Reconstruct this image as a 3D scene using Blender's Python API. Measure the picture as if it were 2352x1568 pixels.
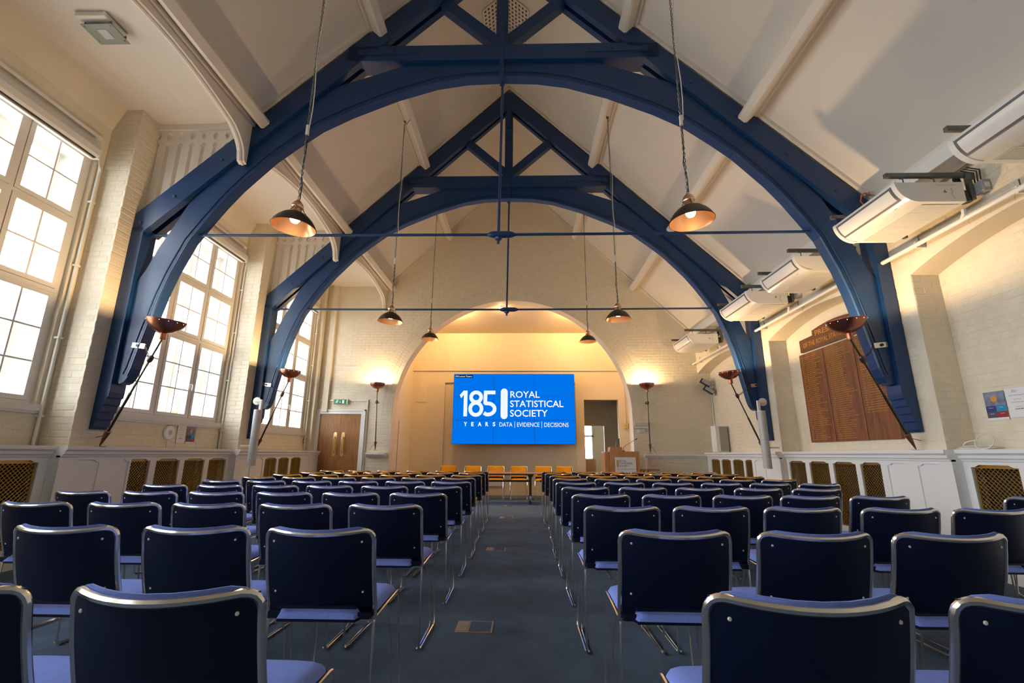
import bpy, bmesh, math, random
from mathutils import Vector, Matrix
random.seed(7)
SC = bpy.context.scene
for o in list(bpy.data.objects):
    bpy.data.objects.remove(o, do_unlink=True)
COL = SC.collection
PI = math.pi
XC = -0.29            # centre line of the hall
H_EYE = 1.15

# ---------------------------------------------------------------- camera
cam_data = bpy.data.cameras.new('camera')
cam = bpy.data.objects.new('camera', cam_data)
COL.objects.link(cam)
cam_data.sensor_width = 36.0
cam_data.lens = 1066.2 * 36.0 / 2352.0
cam_data.clip_end = 200
_p, _y, _r = 0.2391845, -0.0237110, 0.0046155
_F = Vector((math.sin(_y) * math.cos(_p), math.cos(_y) * math.cos(_p), math.sin(_p)))
_R = Vector((math.cos(_y), -math.sin(_y), 0))
_U = _R.cross(_F)
_R2 = math.cos(_r) * _R + math.sin(_r) * _U
_U2 = -math.sin(_r) * _R + math.cos(_r) * _U
cam.matrix_world = Matrix(((_R2.x, _U2.x, -_F.x, 0), (_R2.y, _U2.y, -_F.y, 0), (_R2.z, _U2.z, -_F.z, H_EYE), (0, 0, 0, 1)))
SC.camera = cam

# ---------------------------------------------------------------- sky, exposure
SC.view_settings.view_transform = 'Standard'
SC.view_settings.look = 'None'
SC.view_settings.gamma = 1.0
SC.view_settings.use_curve_mapping = False
SC.view_settings.exposure = 0.30
SKY_STRENGTH = 17.0
world = bpy.data.worlds.new('world')
SC.world = world
world.use_nodes = True
_bg = world.node_tree.nodes['Background']
_bg.inputs['Color'].default_value = (0.90, 0.95, 1.0, 1)
_bg.inputs['Strength'].default_value = SKY_STRENGTH
cy = SC.cycles
cy.use_denoising = True
try:
    cy.denoiser = 'OPENIMAGEDENOISE'
except Exception:
    pass
cy.max_bounces = 7
cy.diffuse_bounces = 4
cy.glossy_bounces = 3
cy.transmission_bounces = 4
cy.transparent_max_bounces = 8
cy.caustics_reflective = False
cy.caustics_refractive = False
cy.sample_clamp_indirect = 4.0
cy.use_adaptive_sampling = True
cy.adaptive_threshold = 0.02

def point_lamp(name, loc, watts, color, radius=0.05):
    l = bpy.data.lights.new(name, 'POINT')
    l.energy = watts
    l.color = color
    l.shadow_soft_size = radius
    o = bpy.data.objects.new(name, l)
    o.location = loc
    COL.objects.link(o)
    return o
WARM = (1.0, 0.66, 0.33)
AMBER = (1.0, 0.60, 0.24)
# sampling portals in the left wall's window openings, the unseen added ones included
for _yc in (-2.48, 0.74, 3.96, 7.18, 10.51):
    l = bpy.data.lights.new('window_portal', 'AREA')
    l.shape = 'RECTANGLE'
    l.size, l.size_y = 3.2, 2.3
    l.cycles.is_portal = True
    o = bpy.data.objects.new('window_portal', l)
    o.location = (-6.02, _yc, 3.26)
    o.rotation_euler = (0, -PI / 2, 0)
    COL.objects.link(o)

# ---------------------------------------------------------------- helpers
def wloc(o):
    v = Vector((0, 0, 0))
    while o is not None:
        v = v + o.location
        o = o.parent
    return v

class MB:
    """collects simple shapes; obj() links them as one mesh object (coordinates are world until then)"""
    def __init__(s):
        s.v = []; s.f = []
    def add(s, vs, fs):
        n = len(s.v)
        s.v += [tuple(p) for p in vs]
        s.f += [tuple(i + n for i in f) for f in fs]
        return s
    def box(s, x0, x1, y0, y1, z0, z1):
        vs = [(x0, y0, z0), (x1, y0, z0), (x1, y1, z0), (x0, y1, z0), (x0, y0, z1), (x1, y0, z1), (x1, y1, z1), (x0, y1, z1)]
        return s.add(vs, [(0, 3, 2, 1), (4, 5, 6, 7), (0, 1, 5, 4), (1, 2, 6, 5), (2, 3, 7, 6), (3, 0, 4, 7)])
    def cbox(s, x0, x1, y0, y1, z0, z1, c=0.006):
        """box with chamfered vertical and horizontal edges"""
        bm = bmesh.new()
        m = Matrix.Translation(((x0 + x1) / 2, (y0 + y1) / 2, (z0 + z1) / 2)) @ Matrix.Diagonal((abs(x1 - x0), abs(y1 - y0), abs(z1 - z0), 1))
        bmesh.ops.create_cube(bm, size=1.0, matrix=m)
        bmesh.ops.bevel(bm, geom=list(bm.edges), offset=c, segments=2, affect='EDGES', profile=0.5)
        bm.verts.index_update()
        s.add([v.co[:] for v in bm.verts], [[v.index for v in f.verts] for f in bm.faces])
        bm.free()
        return s
    def prism(s, poly, axis, a0, a1):
        n = len(poly)
        def P(p, a):
            if axis == 'x': return (a, p[0], p[1])
            if axis == 'y': return (p[0], a, p[1])
            return (p[0], p[1], a)
        vs = [P(p, a0) for p in poly] + [P(p, a1) for p in poly]
        fs = [tuple(range(n - 1, -1, -1)), tuple(range(n, 2 * n))]
        for i in range(n):
            j = (i + 1) % n
            fs.append((i, j, n + j, n + i))
        return s.add(vs, fs)
    def bar(s, p0, p1, w, h, up=(0, 0, 1)):
        p0, p1 = Vector(p0), Vector(p1)
        d = (p1 - p0).normalized()
        u = Vector(up)
        sd = d.cross(u)
        if sd.length < 1e-4:
            sd = d.cross(Vector((0, 1, 0)))
        sd.normalize()
        u = sd.cross(d).normalized()
        vs = []
        for p in (p0, p1):
            for a, b in ((-1, -1), (1, -1), (1, 1), (-1, 1)):
                vs.append(p + sd * (a * w / 2) + u * (b * h / 2))
        return s.add(vs, [(0, 1, 2, 3), (7, 6, 5, 4), (0, 4, 5, 1), (1, 5, 6, 2), (2, 6, 7, 3), (3, 7, 4, 0)])
    def tube(s, pts, r, n=8, closed=False, caps=True):
        pts = [Vector(p) for p in pts]
        m = len(pts)
        rs = r if isinstance(r, (list, tuple)) else [r] * m
        tang = []
        for i in range(m):
            a = pts[(i - 1) % m] if (closed or i > 0) else pts[i]
            b = pts[(i + 1) % m] if (closed or i < m - 1) else pts[i]
            tang.append((b - a).normalized())
        ref = Vector((0, 0, 1))
        if abs(tang[0].dot(ref)) > 0.9:
            ref = Vector((0, 1, 0))
        nrm = (ref - tang[0] * ref.dot(tang[0])).normalized()
        vs, fs = [], []
        for i in range(m):
            if i > 0:
                nrm = nrm - tang[i] * nrm.dot(tang[i])
                if nrm.length < 1e-6:
                    nrm = tang[i].orthogonal()
                nrm.normalize()
            bn = tang[i].cross(nrm)
            for k in range(n):
                a = 2 * PI * k / n
                vs.append(pts[i] + (nrm * math.cos(a) + bn * math.sin(a)) * rs[i])
        last = m if closed else m - 1
        for i in range(last):
            for k in range(n):
                a, b = i * n + k, i * n + (k + 1) % n
                c, d = ((i + 1) % m) * n + (k + 1) % n, ((i + 1) % m) * n + k
                fs.append((a, b, c, d))
        if caps and not closed:
            fs.append(tuple(range(n - 1, -1, -1)))
            fs.append(tuple((m - 1) * n + k for k in range(n)))
        return s.add(vs, fs)
    def lathe(s, prof, c, axis=(0, 0, 1), n=24):
        """prof: (radius, distance along axis) pairs"""
        ax = Vector(axis).normalized()
        u = ax.orthogonal().normalized()
        w = ax.cross(u)
        c = Vector(c)
        vs, fs = [], []
        for r, h in prof:
            for k in range(n):
                a = 2 * PI * k / n
                vs.append(c + ax * h + (u * math.cos(a) + w * math.sin(a)) * max(r, 1e-5))
        for i in range(len(prof) - 1):
            for k in range(n):
                a, b = i * n + k, i * n + (k + 1) % n
                fs.append((a, b, b + n, a + n))
        if prof[0][0] > 1e-4:
            fs.append(tuple(range(n - 1, -1, -1)))
        if prof[-1][0] > 1e-4:
            q = (len(prof) - 1) * n
            fs.append(tuple(q + k for k in range(n)))
        return s.add(vs, fs)
    def cyl(s, p0, p1, r, n=16):
        return s.tube([p0, p1], r, n)
    def grid(s, rows, close_u=False):
        """rows: list of equal length point rows -> quads"""
        nr, nc = len(rows), len(rows[0])
        vs = [p for row in rows for p in row]
        fs = []
        for i in range(nr - 1):
            for k in range(nc - 1 + (1 if close_u else 0)):
                a, b = i * nc + k, i * nc + (k + 1) % nc
                fs.append((a, b, b + nc, a + nc))
        return s.add(vs, fs)
    def slab(s, front, back):
        """solid between two point grids of the same size"""
        nr, nc = len(front), len(front[0])
        s.grid(front); s.grid([list(reversed(r)) for r in back])
        def strip(a, b):
            s.grid([a, b])
        strip(front[0], back[0]); strip(back[-1], front[-1])
        strip([r[0] for r in back], [r[0] for r in front])
        strip([r[-1] for r in front], [r[-1] for r in back])
        return s
    def mesh(s, name, off=Vector((0, 0, 0)), smooth=False, merge=True):
        me = bpy.data.meshes.new(name)
        bm = bmesh.new()
        vv = [bm.verts.new((p[0] - off.x, p[1] - off.y, p[2] - off.z)) for p in s.v]
        for f in s.f:
            try:
                bm.faces.new([vv[i] for i in f])
            except ValueError:
                pass
        if merge and smooth:
            bmesh.ops.remove_doubles(bm, verts=list(bm.verts), dist=1e-5)
        bmesh.ops.recalc_face_normals(bm, faces=list(bm.faces))
        bm.to_mesh(me)
        bm.free()
        if smooth:
            for p in me.polygons:
                p.use_smooth = True
            try:
                me.set_sharp_from_angle(angle=math.radians(38))
            except Exception:
                pass
        return me
    def obj(s, name, mat, parent=None, smooth=False, **props):
        if parent is not None:
            off = wloc(parent)
        else:
            xs = [p[0] for p in s.v]; ys = [p[1] for p in s.v]; zs = [p[2] for p in s.v]
            off = Vector(((min(xs) + max(xs)) / 2, (min(ys) + max(ys)) / 2, min(zs)))
        me = s.mesh(name, off, smooth)
        me.materials.append(mat)
        o = bpy.data.objects.new(name, me)
        COL.objects.link(o)
        if parent is not None:
            o.parent = parent
        else:
            o.location = off
        for k, v in props.items():
            o[k] = v
        return o

def thing(name, label, cat, loc, group=None):
    o = bpy.data.objects.new(name, None)
    COL.objects.link(o)
    o.empty_display_size = 0.1
    o.location = loc
    o['label'] = label; o['category'] = cat
    if group: o['group'] = group
    return o
def dup(root, loc, rotz=0.0, label=None, group=None):
    r = root.copy(); COL.objects.link(r)
    r.location = loc; r.rotation_euler = (0, 0, rotz)
    if label: r['label'] = label
    if group: r['group'] = group
    for ch in list(root.children):
        c = ch.copy(); COL.objects.link(c); c.parent = r
        for g in list(ch.children):
            d = g.copy(); COL.objects.link(d); d.parent = c
    return r
def struct(o):
    o['kind'] = 'structure'
    return o

# ---------------------------------------------------------------- materials
def srgb(r, g, b):
    f = lambda c: (c / 255.0) / 12.92 if c <= 10 else (((c / 255.0) + 0.055) / 1.055) ** 2.4
    return (f(r), f(g), f(b), 1)
def mat(name, col, rough=0.5, metal=0.0, var=0.0, vscale=6.0, bump=0.0, bscale=40.0, spec=0.5, emit=None, estr=0.0, stretch=None):
    m = bpy.data.materials.new(name)
    m.use_nodes = True
    nt = m.node_tree; b = nt.nodes['Principled BSDF']
    b.inputs['Base Color'].default_value = col
    b.inputs['Roughness'].default_value = rough
    b.inputs['Metallic'].default_value = metal
    b.inputs['Specular IOR Level'].default_value = spec
    if emit is not None:
        b.inputs['Emission Color'].default_value = emit
        b.inputs['Emission Strength'].default_value = estr
    if var > 0 or bump > 0:
        tc = nt.nodes.new('ShaderNodeTexCoord')
        src = tc.outputs['Object']
        if stretch:
            mp = nt.nodes.new('ShaderNodeMapping')
            mp.inputs['Scale'].default_value = stretch
            nt.links.new(src, mp.inputs['Vector']); src = mp.outputs['Vector']
    if var > 0:
        nz = nt.nodes.new('ShaderNodeTexNoise')
        nz.inputs['Scale'].default_value = vscale; nz.inputs['Detail'].default_value = 4
        nt.links.new(src, nz.inputs['Vector'])
        cr = nt.nodes.new('ShaderNodeValToRGB')
        cr.color_ramp.elements[0].position = 0.3; cr.color_ramp.elements[1].position = 0.7
        cr.color_ramp.elements[0].color = tuple(c * (1 - var) for c in col[:3]) + (1,)
        cr.color_ramp.elements[1].color = tuple(min(1, c * (1 + var)) for c in col[:3]) + (1,)
        nt.links.new(nz.outputs['Fac'], cr.inputs['Fac'])
        nt.links.new(cr.outputs['Color'], b.inputs['Base Color'])
    if bump > 0:
        nb = nt.nodes.new('ShaderNodeTexNoise')
        nb.inputs['Scale'].default_value = bscale; nb.inputs['Detail'].default_value = 3
        nt.links.new(src, nb.inputs['Vector'])
        bp = nt.nodes.new('ShaderNodeBump')
        bp.inputs['Strength'].default_value = bump; bp.inputs['Distance'].default_value = 0.01
        nt.links.new(nb.outputs['Fac'], bp.inputs['Height'])
        nt.links.new(bp.outputs['Normal'], b.inputs['Normal'])
    return m
def emis(name, col, strength):
    m = bpy.data.materials.new(name); m.use_nodes = True
    nt = m.node_tree; nt.nodes.clear()
    e = nt.nodes.new('ShaderNodeEmission'); e.inputs['Color'].default_value = col; e.inputs['Strength'].default_value = strength
    o = nt.nodes.new('ShaderNodeOutputMaterial'); nt.links.new(e.outputs[0], o.inputs['Surface'])
    return m
def glass(name):
    m = bpy.data.materials.new(name); m.use_nodes = True
    nt = m.node_tree; nt.nodes.clear()
    t = nt.nodes.new('ShaderNodeBsdfTransparent'); t.inputs['Color'].default_value = (0.96, 0.98, 0.98, 1)
    g = nt.nodes.new('ShaderNodeBsdfGlossy'); g.inputs['Roughness'].default_value = 0.02
    mx = nt.nodes.new('ShaderNodeMixShader'); mx.inputs['Fac'].default_value = 0.05
    o = nt.nodes.new('ShaderNodeOutputMaterial')
    nt.links.new(t.outputs[0], mx.inputs[1]); nt.links.new(g.outputs[0], mx.inputs[2]); nt.links.new(mx.outputs[0], o.inputs['Surface'])
    return m
def wood(name, c1, c2, scale=(1, 1, 1), rough=0.45, freq=9.0):
    m = bpy.data.materials.new(name); m.use_nodes = True
    nt = m.node_tree; b = nt.nodes['Principled BSDF']
    b.inputs['Roughness'].default_value = rough
    tc = nt.nodes.new('ShaderNodeTexCoord'); mp = nt.nodes.new('ShaderNodeMapping')
    mp.inputs['Scale'].default_value = scale
    nz = nt.nodes.new('ShaderNodeTexNoise'); nz.inputs['Scale'].default_value = freq; nz.inputs['Detail'].default_value = 6; nz.inputs['Distortion'].default_value = 0.6
    cr = nt.nodes.new('ShaderNodeValToRGB')
    cr.color_ramp.elements[0].position = 0.33; cr.color_ramp.elements[1].position = 0.68
    cr.color_ramp.elements[0].color = c1; cr.color_ramp.elements[1].color = c2
    nt.links.new(tc.outputs['Object'], mp.inputs['Vector']); nt.links.new(mp.outputs['Vector'], nz.inputs['Vector'])
    nt.links.new(nz.outputs['Fac'], cr.inputs['Fac']); nt.links.new(cr.outputs['Color'], b.inputs['Base Color'])
    return m

M = {}
M['wall'] = mat('cream_wall_paint', (0.76, 0.68, 0.53, 1), 0.6, var=0.04, vscale=2.5, bump=0.25, bscale=30)
M['brick'] = mat('cream_painted_brick', (0.76, 0.68, 0.53, 1), 0.55, var=0.05, vscale=9, bump=0.35, bscale=45)
M['pinhole'] = emis('pinhole_glow', (0.9, 0.95, 1.0, 1), 2.5)  # glow put in as emission, for light through the bowl's holes
M['ceil'] = mat('ceiling_paint', (0.72, 0.67, 0.60, 1), 0.7, var=0.03, vscale=1.2)
M['alcove'] = mat('alcove_wall_paint', (0.80, 0.70, 0.54, 1), 0.65, var=0.02, vscale=3)
M['white'] = mat('white_gloss_paint', (0.83, 0.82, 0.81, 1), 0.35)
M['winwhite'] = mat('window_frame_paint', (0.78, 0.75, 0.70, 1), 0.35)
M['blue'] = mat('blue_gloss_paint', srgb(16, 54, 100), 0.36, var=0.05, vscale=4, bump=0.08, bscale=25)
M['carpet'] = mat('blue_grey_carpet', srgb(104, 122, 148), 0.95, var=0.16, vscale=5, bump=0.9, bscale=600, spec=0.1)
M['glass'] = glass('window_glass')
M['copper_in'] = mat('bright_copper', (0.88, 0.50, 0.27, 1), 0.28, 1.0)
M['copper'] = mat('aged_copper', (0.42, 0.16, 0.10, 1), 0.30, 1.0)
M['brown'] = mat('brown_varnish', (0.16, 0.055, 0.03, 1), 0.35)
M['bronze'] = mat('dark_bronze', (0.09, 0.075, 0.06, 1), 0.35, 0.8)
M['steel'] = mat('galvanised_steel', (0.16, 0.17, 0.16, 1), 0.45, 0.7, var=0.15, vscale=20)
M['chrome'] = mat('satin_chrome', (0.80, 0.77, 0.72, 1), 0.18, 0.95)
M['brass'] = mat('brass_grille', (0.55, 0.36, 0.10, 1), 0.30, 1.0)
M['brassplate'] = mat('polished_brass', (0.85, 0.66, 0.30, 1), 0.25, 1.0)
M['dark'] = mat('void_shade', (0.02, 0.017, 0.012, 1), 0.9)  # near-black stands in for shade behind the grilles and ridge vent
M['navy'] = mat('navy_plastic', srgb(4, 15, 44), 0.42, spec=0.35)
M['padblue'] = mat('periwinkle_fabric', srgb(128, 150, 232), 0.85, var=0.05, vscale=90, bump=0.3, bscale=500, spec=0.15)
M['padyellow'] = mat('mustard_fabric', srgb(238, 168, 40), 0.85, var=0.05, vscale=90, bump=0.3, bscale=500, spec=0.15)
M['acwhite'] = mat('white_plastic', (0.78, 0.77, 0.75, 1), 0.22)
M['acgrey'] = mat('grey_gasket', (0.12, 0.12, 0.13, 1), 0.5)
M['acgrille'] = mat('perforated_grille_plastic', (0.60, 0.57, 0.53, 1), 0.45)
M['plastic'] = mat('ivory_plastic', (0.72, 0.70, 0.65, 1), 0.35)
M['greyplastic'] = mat('grey_plastic', (0.33, 0.34, 0.36, 1), 0.4)
M['silver'] = mat('silver_grey_speaker', (0.46, 0.47, 0.48, 1), 0.45)
M['black'] = mat('black_plastic', (0.02, 0.02, 0.022, 1), 0.4)
M['paper'] = mat('white_paper', (0.80, 0.80, 0.82, 1), 0.6)
M['ink'] = mat('dark_ink', (0.10, 0.10, 0.12, 1), 0.7)
M['orangeink'] = mat('orange_ink', srgb(226, 130, 50), 0.7)
M['oak'] = wood('oak_veneer', srgb(134, 88, 46), srgb(168, 116, 64), (3, 3, 0.35))
M['walnut'] = wood('honour_board_oak', srgb(104, 60, 24), srgb(140, 86, 38), (4, 5, 0.5), 0.4, 4)
M['walnut_dark'] = wood('honour_header_oak', srgb(84, 46, 22), srgb(112, 64, 32), (4, 0.6, 5), 0.4, 5)
M['beech'] = wood('beech_veneer', srgb(176, 122, 78), srgb(196, 142, 96), (2, 2, 0.5))
M['gold'] = mat('gold_lettering', srgb(196, 142, 62), 0.45, 0.2)
M['giltname'] = mat('gilt_names', srgb(190, 134, 62), 0.5, 0.1)
M['screenblue'] = emis('screen_blue', srgb(0, 116, 236), 0.81)
M['screenwhite'] = emis('screen_white', srgb(240, 248, 255), 0.82)
M['screentext'] = emis('screen_text', srgb(255, 255, 255), 0.83)
M['bulb'] = emis('warm_bulb', (1.0, 0.72, 0.42, 1), 14.0)
M['bulb_hot'] = emis('hot_lamp', (1.0, 0.80, 0.52, 1), 20.0)
M['green'] = mat('exit_green', srgb(0, 112, 74), 0.4, emit=srgb(0, 120, 80), estr=0.15)
M['signwhite'] = mat('sign_white', (0.8, 0.82, 0.8, 1), 0.4, emit=(0.9, 1, 0.95, 1), estr=0.25)
M['frosted'] = mat('frosted_glass_plate', srgb(122, 128, 116), 0.3)
M['copperpipe'] = mat('copper_pipe', (0.62, 0.22, 0.14, 1), 0.25, 0.9)

# ---------------------------------------------------------------- lettering (meshes made early, while the scene is small)
_TXT = {}
def text_mesh(s, bold=0.0):
    key = (s, bold)
    if key in _TXT: return _TXT[key]
    cu = bpy.data.curves.new('lettering', 'FONT')
    cu.body = s; cu.size = 1.0; cu.offset = bold; cu.resolution_u = 3
    ob = bpy.data.objects.new('lettering', cu)
    COL.objects.link(ob)
    dg = bpy.context.evaluated_depsgraph_get()
    me = bpy.data.meshes.new_from_object(ob.evaluated_get(dg))
    bpy.data.objects.remove(ob, do_unlink=True)
    bpy.data.curves.remove(cu)
    pts = [v.co.copy() for v in me.vertices]
    polys = [tuple(p.vertices) for p in me.polygons]
    bpy.data.meshes.remove(me)
    x0 = min(p.x for p in pts); x1 = max(p.x for p in pts); y0 = min(p.y for p in pts); y1 = max(p.y for p in pts)
    _TXT[key] = (pts, polys, x0, x1, y0, y1)
    return _TXT[key]
def put_text(mb, s, org, u, v, w, h, bold=0.0):
    """lettering s filling w x h from the lower left corner org, along unit vectors u and v"""
    pts, polys, x0, x1, y0, y1 = text_mesh(s, bold)
    org, u, v = Vector(org), Vector(u), Vector(v)
    sx = w / (x1 - x0); sy = h / (y1 - y0)
    mb.add([org + u * ((p.x - x0) * sx) + v * ((p.y - y0) * sy) for p in pts], polys)
    return mb
for _s, _b in (('185', 0.0), ('ROYAL', 0.008), ('STATISTICAL', 0.008), ('SOCIETY', 0.008), ('Y', 0.03), ('E', 0.03), ('A', 0.03), ('R', 0.03), ('S', 0.03),
               ('DATA', 0.0), ('EVIDENCE', 0.0), ('DECISIONS', 0.0), ('RSS Lecture Theatre', 0.0), ('PRESIDENTS', 0.0), ('OF THE ROYAL STATISTICAL SOCIETY', 0.0),
               ('DATA | EVIDENCE | DECISIONS', 0.0), ('Guest WiFi Password', 0.0), ('Network ID:', 0.0), ('Errol Street Guest', 0.0), ('Password:', 0.0), ('Facebook', 0.0), ('Twitter', 0.0), ('LinkedIn', 0.0), ('YouTube', 0.0)):
    text_mesh(_s, _b)
# ---------------------------------------------------------------- room shell
YB = 11.95                     # face of the end wall with the big arch
Y_T = (5.40, 8.60)             # front faces of the two trusses
W_OFF = {1: -3.22, 2: 0.0, 3: 3.30, 4: -6.44, 5: -9.66}
W_Y0, W_Y1 = 6.06, 8.30        # opening of window_2; the others are shifted by W_OFF
PIERS_L = ((2.00, 2.56), (5.20, 5.76), (8.36, 8.92))
A_C, A_Z, A_R = XC, 2.13, 3.07 # big arch: centre x, springing height, radius

bm_ = MB().box(-7.0, 6.0, -4.2, 19.0, -0.12, 0.0)
floor = struct(bm_.obj('floor', M['carpet']))

# left wall: outside face -6.0, inside face -5.44
w = MB()
XO, XI = -6.0, -5.44
w.box(XO, XI, -4.2, 12.3, -0.1, 1.66)
w.box(XO, XI, -4.2, 12.3, 4.84, 5.75)
edges = [-4.2] + [e for k in (5, 4, 1, 2, 3) for e in (W_Y0 + W_OFF[k], W_Y1 + W_OFF[k])] + [12.3]
for a, b in zip(edges[0::2], edges[1::2]):
    w.box(XO, XI, a, b, 1.66, 4.84)
wall_left = struct(w.obj('wall_left', M['wall']))
for a, b in PIERS_L:
    MB().box(-5.45, -5.08, a, b, 0, 5.62).obj('pier', M['wall'], wall_left)
MB().prism([(-5.44, 5.30), (-5.30, 5.62), (-5.44, 5.62)], 'y', -4.2, 11.95).obj('cove', M['wall'], wall_left)
for k in (1, 2, 3):           # moulded head above each window
    a, b = W_Y0 + W_OFF[k] - 0.02, W_Y1 + W_OFF[k] + 0.02
    m = MB().box(-5.45, -5.40, a, b, 4.86, 4.93).box(-5.45, -5.425, a, b, 4.93, 5.0)
    m.obj('window_head', M['winwhite'], wall_left)

# right wall: piers at 4.51, blind arched recesses back to 4.83
RX0, RX1 = 4.51, 4.83
RECESS = ((-0.80, 2.00), (2.40, 5.17), (5.60, 8.39), (8.82, 11.96))
poly = [(-4.2, 0.0)]
for a, b in RECESS:
    c, hw = (a + b) / 2, (b - a) / 2
    rise = 0.21
    R_ = (hw * hw + rise * rise) / (2 * rise)
    zc = 3.20 + rise - R_
    poly.append((a, 0.0))
    for i in range(17):
        y = a + (b - a) * i / 16
        poly.append((y, zc + math.sqrt(max(R_ * R_ - (y - c) ** 2, 0))))
    poly.append((b, 0.0))
poly[-1] = (11.96, 0.0)
poly += [(11.965, 0.0), (11.965, 4.42), (-4.2, 4.42)]
wall_right = struct(MB().prism(poly, 'x', RX0, RX1 + 0.01).obj('wall_right', M['wall']))
MB().box(RX1, RX1 + 0.25, -4.2, 12.3, -0.1, 4.7).obj('recess_back', M['wall'], wall_right)
mw = MB()
mw.box(4.42, 4.60, -4.2, 11.95, 4.28, 4.42)
mw.box(4.45, 4.60, -4.2, 11.95, 4.20, 4.28)
mw.box(4.48, 4.60, -4.2, 11.95, 4.14, 4.20)
mw.obj('wall_plate', M['ceil'], wall_right)

# end wall with gable, door opening and the big arch
def arch_pts(n, r=A_R):
    return [(A_C - r * math.cos(PI * i / n), A_Z + r * math.sin(PI * i / n)) for i in range(n + 1)]
poly = [(-5.75, 0), (-5.205, 0), (-5.205, 2.15), (-4.14, 2.15), (-4.14, 0), (A_C - A_R, 0)]
poly += arch_pts(48)
poly += [(A_C + A_R, 0), (5.05, 0), (5.05, 4.3), (XC, 9.15), (-3.6, 5.85), (-3.6, 5.7), (-5.75, 5.7)]
wall_back = struct(MB().prism(poly, 'y', YB, YB + 0.36).obj('wall_back', M['wall']))
# boxed pipe run in the left corner
MB().box(-5.46, -5.30, 11.74, 11.96, 0, 5.62).box(-5.16, -5.02, 11.86, 11.96, 2.2, 5.62).obj('boxing', M['wall'], wall_back)

# alcove behind the arch (plain plaster, recessed middle bay, doorway to the right)
YA = 14.14
aw = MB()
aw.box(-3.75, -3.385, 12.25, 14.6, 0, 5.6)
struct(aw.obj('wall_alcove_left', M['alcove']))
aw = MB()
aw.box(3.16, 3.50, 12.25, 14.6, 0, 5.6)
struct(aw.obj('wall_alcove_right', M['alcove']))
aw = MB()
aw.prism([(-3.4, 0), (-2.385, 0), (-2.385, 3.30), (1.60, 3.30), (1.60, 0), (1.85, 0), (1.85, 2.78), (2.88, 2.78), (2.88, 0), (3.2, 0), (3.2, 5.6), (-3.4, 5.6)], 'y', YA, YA + 0.22)
alcove = struct(aw.obj('wall_alcove_back', M['alcove']))
MB().box(-2.385, 1.60, YA + 0.05, YA + 0.21, 0, 3.35).obj('middle_recess', M['alcove'], alcove)
MB().box(-3.4, 3.2, YA - 0.035, YA + 0.001, 3.66, 5.4).obj('upper_wall', M['alcove'], alcove)
MB().box(-3.25, -2.90, YA - 0.012, YA, 2.70, 3.275).obj('hatch_panel', M['alcove'], alcove)
MB().box(-2.44, -2.33, YA - 0.045, YA - 0.034, 4.22, 4.42).obj('cover_plate', M['alcove'], alcove)
MB().box(1.83, 1.95, YA - 0.045, YA - 0.034, 4.22, 4.42).obj('cover_plate', M['alcove'], alcove)
MB().cbox(-1.12, -0.53, YA + 0.02, YA + 0.052, 0.24, 0.52, 0.02).obj('floor_vent_cover', M['white'], alcove)
MB().box(-3.38, -3.365, 12.75, 13.55, 0.25, 2.05).obj('access_panel', M['alcove'], None, kind='structure').name = 'trim_9'
bpy.data.objects['trim_9']['kind'] = 'structure'
ac_ = MB().prism([(12.2, 5.30), (12.2, 5.45), (14.6, 5.0), (14.6, 4.80), (14.1, 4.86)], 'x', -3.5, 3.3)
struct(ac_.obj('ceiling_alcove', M['alcove']))
# lobby beyond the doorway: partition with a lower opening, then a bright window
lb = MB()
lb.box(1.4, 2.66, 15.5, 15.62, 2.08, 3.2).box(2.66, 3.6, 15.5, 15.62, 0, 3.2).box(0.6, 1.8, 15.5, 15.62, 0, 3.2)
lb.box(0.6, 0.7, 14.36, 18.0, 0, 3.2).box(3.5, 3.6, 14.36, 18.0, 0, 3.2).box(0.6, 3.6, 14.36, 18.0, 3.2, 3.3)
lb.box(0.6, 1.75, 17.6, 17.75, 0, 3.3).box(2.62, 3.6, 17.6, 17.75, 0, 3.3).box(1.75, 2.62, 17.6, 17.75, 0, 0.95).box(1.75, 2.62, 17.6, 17.75, 2.75, 3.3)
struct(lb.obj('wall_lobby', M['wall']))
lw = MB()
lw.box(1.75, 1.82, 17.55, 17.62, 0.95, 2.75).box(2.55, 2.62, 17.55, 17.62, 0.95, 2.75).box(1.75, 2.62, 17.55, 17.62, 0.95, 1.04)
lw.box(1.75, 2.62, 17.55, 17.62, 1.80, 1.86).box(1.70, 2.67, 17.45, 17.62, 0.90, 0.95)
lobby_window = struct(lw.obj('window_6', M['winwhite']))
MB().box(1.82, 2.55, 17.585, 17.59, 1.04, 1.80).obj('pane', M['glass'], lobby_window)
MB().box(1.82, 2.55, 17.585, 17.59, 1.86, 2.75).obj('pane', M['glass'], lobby_window)

# wall behind the camera
struct(MB().box(-6.0, 5.1, -4.4, -4.2, -0.1, 9.3).obj('wall_rear', M['wall']))

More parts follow.
